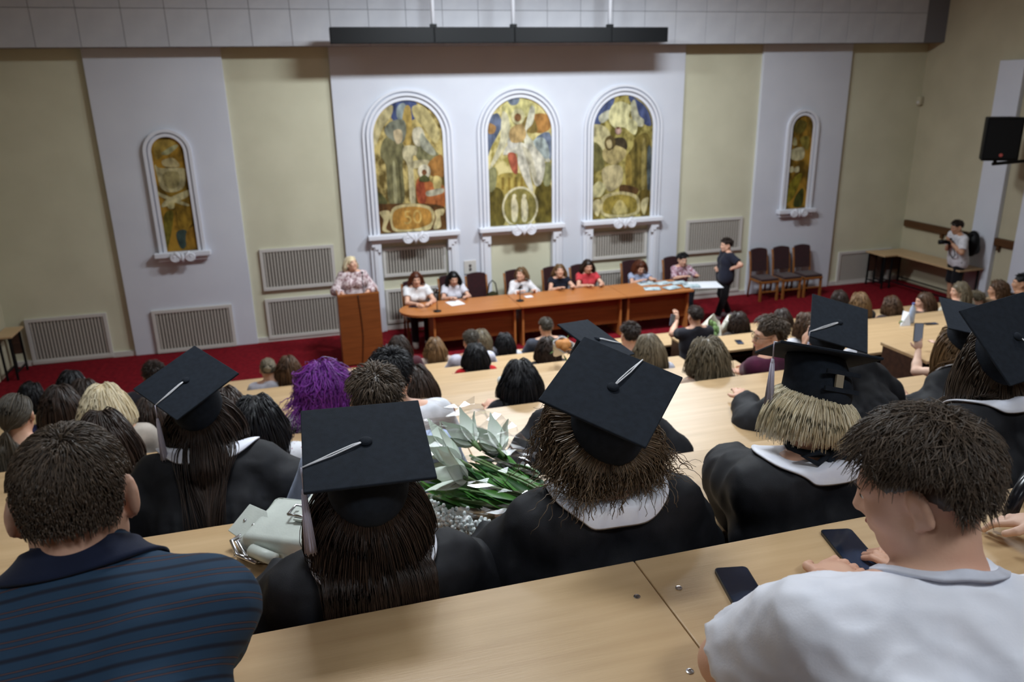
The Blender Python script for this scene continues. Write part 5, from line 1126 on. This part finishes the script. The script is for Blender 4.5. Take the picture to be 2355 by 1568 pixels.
# photographer
g_ = atZ(2208, 697, 0); Hw = atY(2200, 522, g_[1]); loc = np.array((Hw[0]+.16, g_[1], 0.)); rz = math.radians(75)
cpos = atY(2183, 556, g_[1]-.05)
ph = Person('photographer in a white T-shirt and black shorts with a backpack aiming a camera', tuple(loc), rz, Hw[2]/1.56, True, head=toL(loc, rz, Hw), hrot=(.15, -.28, 0), hands={-1: toL(loc, rz, cpos)+V3(-.06, -.03, -.03), 1: toL(loc, rz, cpos)+V3(.07, -.07, -.02)}, stand=True, h=.018, hf=.009, skin='tan', palm={-1: ((.3, .6, .6), (.5, 0, 1)), 1: ((-.4, .7, .5), (-1, .2, 0))})
ph.body(); ph.top(cloth('white tee', (222, 220, 226)), .02, .8, 'shirt', hem=-.14, loose=.01); ph.bottom(cloth('black shorts', (22, 22, 26)), .03, 'shorts', upto=.12); ph.shoes(M_SHOED); ph.hair('short', 'darkbrown', n=600, r=.003, length=.045, seed=8); ph.face()
# ------------------------------------------------------------------ props
M_PAPER = mat('white paper', (236, 238, 244), .8, .2)
M_GLASSB = mat('dark phone glass painted reflection', (24, 32, 48), .1, .6, (58, 72, 98), 6., lo=.45, hi=.7)  # bluish patches in the glass colour stand in for reflected sky
M_PHB = mat('black phone frame', (18, 19, 22), .3, .5)
def phone(px, py, z, ang, label, L=.155, W=.074, m=None, frame=None, tilt=None, pos=None):
    p = atZ(px, py, z) if pos is None else pos
    t = thing('smartphone', label, 'phone', (p[0], p[1], z if pos is None else pos[2]), ang, 'smartphones')
    if tilt: t.rotation_euler = tilt
    me = MB().box(-W/2, W/2, -L/2, L/2, 0.0005, .008)
    bm = bmesh.new(); bm.from_mesh(me.mesh('x')); ed = [e for e in bm.edges if abs(e.verts[0].co.z-e.verts[1].co.z) > .004]
    bmesh.ops.bevel(bm, geom=ed, offset=.011, segments=5, affect='EDGES', profile=.5); mm = bpy.data.meshes.new('frame'); bm.to_mesh(mm); bm.free()
    link('frame', mm, frame or M_PHB, t)
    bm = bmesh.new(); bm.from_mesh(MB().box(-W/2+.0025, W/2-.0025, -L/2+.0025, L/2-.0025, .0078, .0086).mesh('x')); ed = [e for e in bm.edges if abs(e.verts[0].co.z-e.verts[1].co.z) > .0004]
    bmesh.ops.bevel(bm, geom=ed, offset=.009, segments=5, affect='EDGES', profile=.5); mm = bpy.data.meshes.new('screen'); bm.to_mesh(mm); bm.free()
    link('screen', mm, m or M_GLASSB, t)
    return t
z0 = rowZ(0)
def ang2(a, b, z): p = atZ(*a, z); q = atZ(*b, z); d = q-p; return math.atan2(-d[0], d[1])
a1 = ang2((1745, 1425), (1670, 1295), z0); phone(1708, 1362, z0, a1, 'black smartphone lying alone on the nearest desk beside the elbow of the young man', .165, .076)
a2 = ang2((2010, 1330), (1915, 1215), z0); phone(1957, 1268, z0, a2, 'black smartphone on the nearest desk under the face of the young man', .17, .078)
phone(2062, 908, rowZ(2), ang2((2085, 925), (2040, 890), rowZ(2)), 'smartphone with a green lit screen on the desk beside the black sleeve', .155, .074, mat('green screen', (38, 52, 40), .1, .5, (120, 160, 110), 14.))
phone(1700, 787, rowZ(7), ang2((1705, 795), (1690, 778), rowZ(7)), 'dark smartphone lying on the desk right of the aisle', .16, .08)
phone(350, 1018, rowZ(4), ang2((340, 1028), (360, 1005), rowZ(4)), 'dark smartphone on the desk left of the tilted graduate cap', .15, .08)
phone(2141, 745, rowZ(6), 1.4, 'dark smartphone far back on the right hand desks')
phone(1972, 992, rowZ(1)+.03, 0, 'smartphone with a purple case in the hand of the bent blond graduate', m=None, frame=mat('purple case', (120, 80, 130), .5), tilt=(.35, 0, .9))
W4 = np.array(PH4.t.location)+PH4.arms[-1][2]
phone(0, 0, 0, 0, 'smartphone held upright by the bare arm at the right', m=mat('pale screen', (150, 160, 176), .15), pos=W4+V3(-.01, .02, .15), tilt=(1.45, 0, -.3))
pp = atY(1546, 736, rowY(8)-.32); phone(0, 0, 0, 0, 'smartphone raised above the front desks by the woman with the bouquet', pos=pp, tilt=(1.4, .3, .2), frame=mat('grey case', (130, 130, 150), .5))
# papers and small things on the presidium tables
def sheet(px, py, z, ang, label, w=.21, l=.297, m=None, name='paper_sheet', th=.003, grp='papers on the presidium table'):
    p = atZ(px, py, z); o = tag(MB().box(-w/2, w/2, -l/2, l/2, 0, th).build(name, m or M_PAPER, loc=(p[0], p[1], z), rot=(0, 0, ang)), label, 'paper', grp); return o
TZ = .7505
sheet(1047, 697, TZ, .2, 'white sheet in front of the black haired woman', .26, .3)
sheet(1216, 682, TZ, .1, 'small white note in front of the fair haired woman', .14, .12)
M_CERT = mat('certificate folder', (206, 222, 228), .5, .3, (120, 150, 160), 9., lo=.5, hi=.62)
i = 0
for (px, py, w) in ((1488, 652, .34), (1524, 651, .3), (1500, 664, .3), (1560, 650, .3), (1545, 661, .3), (1590, 657, .3)):
    o = sheet(px, py, TZ+.004*i, .3*math.sin(i*2.1), '%s certificate folder on the right end table' % ('first', 'second', 'third', 'fourth', 'fifth', 'sixth')[i]+', counted from the left', w, .22, M_CERT, 'certificate_folder', .006, 'certificate folders'); i += 1
sheet(1618, 655, TZ+.002, -.25, 'large white sheet hanging over the right table end', .62, .5, grp=None)
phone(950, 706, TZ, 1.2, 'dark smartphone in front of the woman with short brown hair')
# table microphones
def mic(px, py, label, hgt=.34):
    p = atZ(px, py, TZ); t = thing('microphone_stand', label, 'microphone', (p[0], p[1], TZ), 0, 'table microphones')
    MB().lathe([(.07, 0), (.07, .012), (.02, .022), (.012, .03)], 24).build('base', M_BLACK, t, smooth=True)
    MB().tube([(0, 0, .02), (0, 0, hgt)], .008, 10).build('pole', M_STEEL, t, smooth=True)
    MB().bar((-.05, 0, hgt*.92), (.05, 0, hgt*.92), .02).build('clip', M_BLACK, t)
    MB().tube([(0, .06, hgt-.03), (0, -.09, hgt+.05)], (.014, .02), 12).build('microphone', M_BLACK, t, smooth=True)
    MB().ball((0, -.1, hgt+.055), .027).build('grille', M_STEEL, t, smooth=True); return t
mic(1006, 716, 'black microphone on a table stand beside the woman in the black skirt', .36); mic(1196, 692, 'slim microphone stand before the fair haired woman', .25)
t = thing('lectern_microphone', 'gooseneck microphone on the lectern', 'microphone', (lt.location[0]+.1, 12.45, lz-.03), 0)
MB().tube([(0, 0, 0), (0, .02, .12), (0, .1, .24), (.02, .22, .30)], .007, 8).build('gooseneck', M_BLACK, t, smooth=True); MB().ball((.02, .24, .305), (.018, .03, .018)).build('capsule', M_BLACK, t, smooth=True); MB().lathe([(.03, -.02), (.03, .01), (.012, .02)], 16).build('base', M_BLACK, t)
lp = tag(MB().box(-.105, .105, -.15, .15, 0, .003).build('speech_sheet', M_PAPER, loc=(lt.location[0], 12.55, lz-.032), rot=(-.245, 0, .1)), 'white speech sheet on the lectern', 'paper')
# bag hung on the empty chair
t = thing('handbag', 'dark olive handbag hanging on the empty chair on the stage', 'bag', (e_[0]+.27, 13.72, .42), 0)
V, Q = skin_mesh([Prim((0, 0, .13), None, (.13, .06, .14))], .015); link('pouch', mesh_arr('pouch', V, Q), cloth('olive leather', (50, 48, 24)), t); MB().tube([(-.1, 0, .2), (-.06, 0, .42), (.0, 0, .48), (.06, 0, .42), (.1, 0, .2)], .012, 8).build('strap', M_BLACK, t, smooth=True)
# camera and backpack of the photographer
t = thing('camera', 'black camera with a long lens held by the photographer', 'camera', tuple(cpos), rz)
MB().box(-.07, .07, -.04, .04, -.045, .045).build('camera_body', M_BLACK, t, bevel=.01); MB().box(-.03, .03, -.04, .03, .045, .075).build('viewfinder_hump', M_BLACK, t, bevel=.01)
MB().tube([(0, .04, 0), (0, .12, 0), (0, .2, 0)], (.04, .042, .046), 18).build('lens', M_BLACK, t, smooth=True)
MB().tube([(-.07, -.02, .02), (-.1, -.1, -.25), (0, -.12, -.33), (.1, -.1, -.25), (.07, -.02, .02)], .01, 8).build('neck_strap', M_BLACK, t, smooth=True)
t = thing('backpack', 'black backpack on the back of the photographer', 'backpack', tuple(loc+np.array((.19, -.05, 1.02))), rz)
V, Q = skin_mesh([Prim((0, -.04, .22), None, (.16, .12, .26)), Prim((0, -.13, .12), None, (.11, .06, .12))], .015); link('sack', mesh_arr('sack', V, Q), M_BLACK, t)
for sx in (-1, 1): MB().tube([(sx*.09, .04, .42), (sx*.11, .16, .43), (sx*.12, .22, .3), (sx*.12, .16, .12), (sx*.1, .05, .04)], .018, 8).build('shoulder_strap', M_BLACK, t, smooth=True)
# cup with iced drink
p = atZ(1157, 912, rowZ(4)); t = thing('drink_cup', 'clear cup of green iced drink with white lid beside the black haired woman', 'cup', (p[0], p[1], rowZ(4)+.001))
MB().lathe([(.030, 0), (.034, .05)], 20).build('lower_drink', mat('peach drink', (206, 140, 110), .15, .5), t, smooth=True); MB().lathe([(.034, .05), (.040, .11)], 20).build('green_drink', mat('green drink', (96, 130, 60), .15, .5), t, smooth=True)
MB().lathe([(.041, .11), (.043, .125), (.036, .15), (.012, .16)], 20).build('lid', mat('cup lid', (226, 230, 226), .25), t, smooth=True); MB().tube([(0, 0, .15), (.015, 0, .22)], .004, 8).build('straw', M_COLL, t)
# black bag on the row left, bottle and paper on the right rows
p = atZ(305, 972, rowZ(5)); t = thing('black_pouch', 'black bag on the desk left of the tilted graduate cap', 'bag', (p[0], p[1], rowZ(5)))
V, Q = skin_mesh([Prim((0, 0, .06), None, (.09, .06, .06)), Prim((.04, 0, .09), (.12, .0, .05), .03)], .012); link('pouch', mesh_arr('pouch', V, Q), M_BLACK, t); MB().tube([(.05, 0, .1), (.12, .03, .13), (.16, 0, .06)], .008, 6).build('strap', M_BLACK, t, smooth=True)
p = atZ(2102, 745, rowZ(6)); t = thing('water_bottle', 'clear plastic water bottle on the right hand desks', 'bottle', (p[0], p[1]+.05, rowZ(6)+.001))
MB().lathe([(.032, 0), (.034, .02), (.034, .14), (.028, .18), (.013, .21), (.013, .225)], 18).build('bottle_body', mat('clear plastic', (176, 190, 214), .1, .5), t, smooth=True); MB().lathe([(.016, .225), (.016, .245)], 16).build('cap', mat('blue cap', (110, 130, 190), .4), t)
t = thing('wrapped_flowers', 'small bunch of flowers in white paper on the right hand desks', 'bouquet', tuple(atZ(2085, 745, rowZ(6))), 0)
MB().add([(-.14, -.05, .0), (.0, -.06, .0), (.05, .1, .0), (.02, .0, .14), (-.02, .06, .15)], [(0, 1, 3), (1, 2, 3), (2, 4, 3), (0, 3, 4), (0, 2, 1), (0, 4, 2)]).build('paper_wrap', M_PAPER, t); MB().ball((-.07, -.01, .03), (.05, .03, .03)).build('foliage', mat('dull green leaf', (110, 120, 70), .7), t)
# ---- cream handbag on the second desk
z1 = rowZ(1); p = atZ(668, 1262, z1)
t = thing('cream_handbag', 'cream leather handbag with silver buckle on the desk left of the front graduate', 'bag', (p[0], p[1], z1+.001), math.radians(-32))
M_CRM = mat('cream leather', (206, 212, 204), .42, .4, (198, 204, 197), 20., bump=.06, bscale=150)
M_CRMD = mat('cream lining edge', (120, 122, 116), .6)
bm = bmesh.new(); bm.from_mesh(MB().add([(-.14, -.10, 0), (.14, -.10, 0), (.14, .11, 0), (-.14, .11, 0), (-.115, -.085, .075), (.125, -.085, .085), (.125, .10, .105), (-.115, .10, .095)], [(0, 3, 2, 1), (4, 5, 6, 7), (0, 1, 5, 4), (1, 2, 6, 5), (2, 3, 7, 6), (3, 0, 4, 7)]).mesh('x')); bmesh.ops.bevel(bm, geom=list(bm.edges), offset=.024, segments=5, affect='EDGES', profile=.5); me_ = bpy.data.meshes.new('pouch'); bm.to_mesh(me_); bm.free(); me_.polygons.foreach_set('use_smooth', [True]*len(me_.polygons)); link('pouch', me_, M_CRM, t)
bm = bmesh.new(); bm.from_mesh(MB().add([(-.105, -.092, .030), (.128, -.092, .034), (.128, .112, .09), (-.105, .112, .085), (-.105, -.092, .086), (.128, -.092, .095), (.128, .112, .116), (-.105, .112, .106)], [(0, 3, 2, 1), (4, 5, 6, 7), (0, 1, 5, 4), (1, 2, 6, 5), (2, 3, 7, 6), (3, 0, 4, 7)]).mesh('x')); bmesh.ops.bevel(bm, geom=list(bm.edges), offset=.018, segments=5, affect='EDGES', profile=.5); me_ = bpy.data.meshes.new('flap'); bm.to_mesh(me_); bm.free(); me_.polygons.foreach_set('use_smooth', [True]*len(me_.polygons)); link('flap', me_, M_CRM, t)
fl_ = MB().prism([(-.055, -.03), (-.03, -.062), (.03, -.062), (.055, -.03), (.05, .05), (-.05, .05)], 0, .006).build('side_tab', M_CRM, t, bevel=.002, loc=(-.125, -.01, .075), rot=(.1, -.55, 1.2))
for yy in (-.02, .02): MB().lathe([(.005, 0), (.005, .003), (.002, .005)], 12).build('rivet', M_CHROME, fl_, smooth=True, loc=(0, yy, .006))
MB().prism([(-.032, -.07), (.032, -.07), (.04, -.04), (.04, .08), (-.04, .08)], 0, .007).build('buckle_strap', M_CRM, t, bevel=.002, loc=(.055, .06, .107), rot=(.0, .1, .1))
b_ = MB(); F_ = [(-.05, -.028), (.05, -.028), (.05, .028), (-.05, .028), (-.05, -.028)]
b_.tube([(x, y, 0) for x, y in F_], .0045, 8); b_.tube([(0, -.028, .003), (0, .03, .004)], .0035, 8); b_.build('buckle', M_CHROME, t, smooth=True, loc=(.055, .03, .118), rot=(0, .1, .1))
for s_ in (0, 1): MB().tube([(-.13+.02*s_, -.03, .055), (-.15+.02*s_, -.075, .05), (-.10+.03*s_, -.12, .04), (-.03, -.13, .03)], .0065, 8).build('chain_link', M_CHROME, t, smooth=True)
ch = MB()
for i in range(12):
    a = i*.5; c = V3(-.12+.012*i, -.10-.012*math.sin(i*1.1), .03-.001*i); ch.tube([c+V3(.010*math.cos(q_), .006*math.sin(q_)*(i % 2), .006*math.sin(q_)*((i+1) % 2)+.0) for q_ in np.linspace(0, 6.28, 11)], .0022, 6, cap=False)
ch.build('chain', M_CHROME, t, smooth=True)
MB().tube([(.12, .06, .08), (.16, .10, .14), (.17, .14, .19), (.15, .2, .14), (.12, .19, .08)], .009, 10).build('handle', M_CRM, t, smooth=True)
MB().tube([(-.06, -.105, .052), (.03, -.125, .048)], .019, 12).build('rolled_strap', M_CRM, t, smooth=True)
# ---- big bouquet in cellophane
rg = np.random.default_rng(77)
def cello():
    m = bpy.data.materials.new('cellophane'); m.use_nodes = True; N = m.node_tree.nodes; L = m.node_tree.links
    N.remove(N['Principled BSDF']); tr = N.new('ShaderNodeBsdfTransparent'); gl = N.new('ShaderNodeBsdfGlossy'); gl.inputs['Roughness'].default_value = .07
    fr = N.new('ShaderNodeFresnel'); fr.inputs['IOR'].default_value = 1.12; mx = N.new('ShaderNodeMixShader'); ad = N.new('ShaderNodeMath'); ad.operation = 'ADD'; ad.inputs[1].default_value = .012
    L.new(fr.outputs[0], ad.inputs[0]); mi = N.new('ShaderNodeMath'); mi.operation = 'MINIMUM'; mi.inputs[1].default_value = .30; L.new(ad.outputs[0], mi.inputs[0]); L.new(mi.outputs[0], mx.inputs[0]); L.new(tr.outputs[0], mx.inputs[1]); L.new(gl.outputs[0], mx.inputs[2]); L.new(mx.outputs[0], N['Material Output'].inputs[0]); return m
M_CEL = cello()
def leaf_mesh(name, L, W, bend=.25, n=7):
    V = []; F = []
    for i in range(n+1):
        t_ = i/n; w = W*math.sin(math.pi*min(.98, t_**.8+.02)); z = bend*L*t_*t_
        V += [(-w/2, L*t_, z+w*.25), (0, L*t_, z), (w/2, L*t_, z+w*.25)]
    for i in range(n):
        for j in (0, 1): a = i*3+j; F.append((a, a+1, a+4, a+3))
    V2 = [(x, y, z-.0012) for x, y, z in V]; k = len(V); F2 = [tuple(k+q for q in f[::-1]) for f in F]
    me = bpy.data.meshes.new(name); me.from_pydata(V+V2, [], F+F2); me.polygons.foreach_set('use_smooth', [True]*len(me.polygons)); return me
b0 = atZ(1318, 1190, z1+.07); b1 = atY(1045, 1005, rowY(1)-.06); ax_ = nrm(b1-b0)
bq = thing('lily_bouquet', 'bouquet of white lilies wrapped in clear cellophane between the two front graduates', 'bouquet', tuple(b0-rot_from((0, 0, 1), ax_)@V3(0, 0, .06)))
bq.rotation_euler = Matrix(rot_from((0, 0, 1), ax_)).to_euler(); bq.scale = (1.2, 1.2, 1.2)
M_LF = mat('lily leaf green', (44, 108, 36), .4, .4, (84, 146, 56), 12.); M_LF2 = mat('dark leaf green', (22, 70, 28), .4, .4, (44, 98, 40), 12.); M_STEM = mat('stem green', (110, 140, 88), .5); M_PET = mat('white petal', (244, 249, 244), .5, .3, (228, 242, 226), 10., sss=0.); M_BABY = mat('babys breath', (238, 245, 245), .8)
lm_ = [leaf_mesh('leaf', .13, .026, .12), leaf_mesh('leaf', .16, .032, .2), leaf_mesh('leaf', .10, .022, -.1)]
for i in range(120):
    y = rg.uniform(.02, .34); sp_ = .03+.42*y; x = rg.uniform(-1, 1)*sp_; z = rg.uniform(.03, .07+.16*y)
    o = link('leaf', lm_[i % 3], M_LF if i % 3 else M_LF2, bq, (x, y, z), (rg.uniform(-.2, .25), rg.uniform(-.8, .8), -x*1.6+rg.uniform(-.3, .3)))
sm = MB()
for i in range(18): x = rg.uniform(-1, 1); z = rg.uniform(.02, .11); sm.tube([(x*.02, -.06, .06), (x*.06, .15, z), (x*.15, .36, z+.01)], .0035, 6)
o = sm.build('stems', M_STEM, bq, smooth=True); o['kind'] = 'stuff'
pm = leaf_mesh('petal', .11, .05, .35)
for (fx, fy, fz, rx, rzz) in ((.06, .36, .14, .3, -.3), (-.05, .32, .14, .4, .4), (-.10, .26, .13, .5, .9), (.0, .40, .13, .2, .0), (.10, .30, .12, .2, -.6)):
    fo = MB().tube([(0, -.03, 0), (0, .0, 0), (0, .02, 0)], (.004, .008, .012), 8).build('lily_flower', M_STEM, bq, smooth=True, loc=(fx, fy, fz), rot=(rx, 0, rzz))
    for j in range(6):
        a = j*math.pi/3; o = link('petal', pm, M_PET, fo); o.matrix_local = Matrix.Rotation(a, 4, 'Y') @ Matrix.Rotation(.28, 4, 'X')
bb = MB()
for i in range(420):
    t_ = rg.random(); c = V3(-.16-.03*math.sin(3*t_)+rg.normal()*.014, .38-.26*t_+rg.normal()*.014, .05+rg.normal()*.016); bb.ball(c, .004+.003*rg.random(), 5, 4)
o = bb.build('filler_blossom', M_BABY, bq, smooth=True); o['kind'] = 'stuff'
# crumpled wrap: a closed cone open at the flower end
nt_, nl_ = 46, 26; V = []
for i in range(nl_):
    t_ = i/(nl_-1); y = -.10+.66*t_; w = .05+.27*t_**.85 if t_ > .12 else .02+.05*abs(t_-.12)/.12+.03; hgt = .05+.10*t_
    for j in range(nt_):
        a = 2*math.pi*j/nt_; cr_ = 1+.10*math.sin(a*7+t_*5)+.08*math.sin(a*13-t_*11+1)+rg.normal()*.03
        V.append((math.cos(a)*w*cr_, y+.03*math.sin(a*5)*t_, max(.002, .065+math.sin(a)*hgt*cr_)))
i, j = np.meshgrid(np.arange(nl_-1), np.arange(nt_), indexing='ij'); Q = np.stack([i*nt_+j, i*nt_+(j+1) % nt_, (i+1)*nt_+(j+1) % nt_, (i+1)*nt_+j], -1).reshape(-1, 4)
link('cellophane_wrap', mesh_arr('wrap', np.array(V), Q, smooth=False), M_CEL, bq)
MB().tube([(.03*math.cos(a), -.03, .06+.03*math.sin(a)) for a in np.linspace(0, 6.28, 17)], .006, 8).build('ribbon', M_COLL, bq, smooth=True)
# wrapped bouquets further down
def bouquet(px, py, Y, label, wrapc, flc, r=.17, tilt=(.9, .3, .4)):
    p = atY(px, py, Y); t = thing('wrapped_bouquet', label, 'bouquet', tuple(p), 0); t.rotation_euler = tilt
    V = []; n = 28
    for i in range(9):
        f = i/8; rr = .02+r*f
        for j in range(n): a = 2*math.pi*j/n; V.append((math.cos(a)*rr*(1+.12*math.sin(5*a+f*4)), math.sin(a)*rr*.7*(1+.1*math.sin(4*a)), -.18+.36*f))
    V = np.array(V); i, j = np.meshgrid(np.arange(8), np.arange(n), indexing='ij'); Q = np.stack([i*n+j, i*n+(j+1) % n, (i+1)*n+(j+1) % n, (i+1)*n+j], -1).reshape(-1, 4)
    o = link('paper_wrap', mesh_arr('wrap', V, Q), mat('wrap %d' % wrapc[0], wrapc, .7), t)
    md = o.modifiers.new('thick', 'SOLIDIFY'); md.thickness = .006
    for q_ in range(9):
        a = q_*.7; MB().ball((math.cos(a)*r*.55*(q_ % 3)/2, math.sin(a)*r*.4*(q_ % 3)/2, .16+.02*(q_ % 2)), (.05, .05, .035)).build('flower', mat('flower %d %d' % (flc[0], flc[1]), flc, .7), t, smooth=True)
    for q_ in range(5): link('leaf', lm_[q_ % 3], M_LF, t, (.08*math.cos(q_*1.3), .06*math.sin(q_*1.3), .06), (1.2, .3*q_, q_*1.3))
    return t
bouquet(1615, 765, rowY(8)-.55, 'bouquet in white paper with green leaves lying over the desks by the aisle', (222, 216, 200), (120, 150, 90), .22, (1.1, -.3, .9))
bouquet(1668, 758, rowY(8)-.5, 'cream flower bouquet beside the dark brown haired woman', (230, 226, 216), (226, 214, 160), .14, (.7, .4, .3))
bouquet(1287, 805, rowY(6)-.2, 'small white and orange bouquet beside the slanting cap', (226, 226, 228), (196, 130, 66), .09, (.9, .4, -.3))
# black bag handle at the right edge of the nearest desk
p = atZ(2300, 1196, z0); t = thing('black_handbag', 'black glossy handbag with an arched handle at the right edge of the nearest desk', 'bag', (p[0]+.13, p[1]+.03, z0+.001), .2)
M_GLO = mat('glossy black leather', (16, 18, 24), .22, .5)
V, Q = skin_mesh([Prim((.10, 0, .05), None, (.15, .06, .06))], .01, post=lambda F, P: np.maximum(F, .001-P[..., 2])); link('pouch', mesh_arr('pouch', V, Q), M_GLO, t)
V, Q = tube_arr([(-.125+.0+.105*(1-math.cos(a)), -.02, .012+.11*math.sin(a)) for a in np.linspace(0, math.pi, 22)], .010, 10); V[:, 1] = -.02+(V[:, 1]+.02)*1.8; link('handle', mesh_arr('handle', V, Q), M_GLO, t)
# wrist scrunchie, claw clip, black neck bow of the blond graduate
S_, E_, W_ = P6.arms[-1]; q = np.array(P6.t.location)
mb = MB()
for i in range(14): a = 2*math.pi*i/14; d_ = nrm(W_-E_); x_ = nrm(np.cross(d_, (0, 0, 1))); y_ = np.cross(x_, d_); mb.ball(W_-d_*.0+(x_*math.cos(a)+y_*math.sin(a))*.036, .016, 8, 6)
mb.build('scrunchie', M_CAP, P6.t, smooth=True)
nk = P6.at(1.02); bk = nk+P6.R@V3(0, -.072, .02); mb = MB()
mb.tube([nk+P6.R@V3(.066*math.cos(a), .066*math.sin(a), .02) for a in np.linspace(0, 6.28, 25)], .010, 8, cap=False)
for sx in (-1, 1): mb.tube([bk, bk+V3(sx*.045, -.015, .02), bk+V3(sx*.09, -.01, .012), bk+V3(sx*.05, -.02, -.012), bk], .008, 6); mb.tube([bk, bk+V3(sx*.012, -.02, -.04), bk+V3(sx*.02, -.02, -.075)], .009, 6)
mb.build('neck_bow', M_CAP, P6.t, smooth=True)
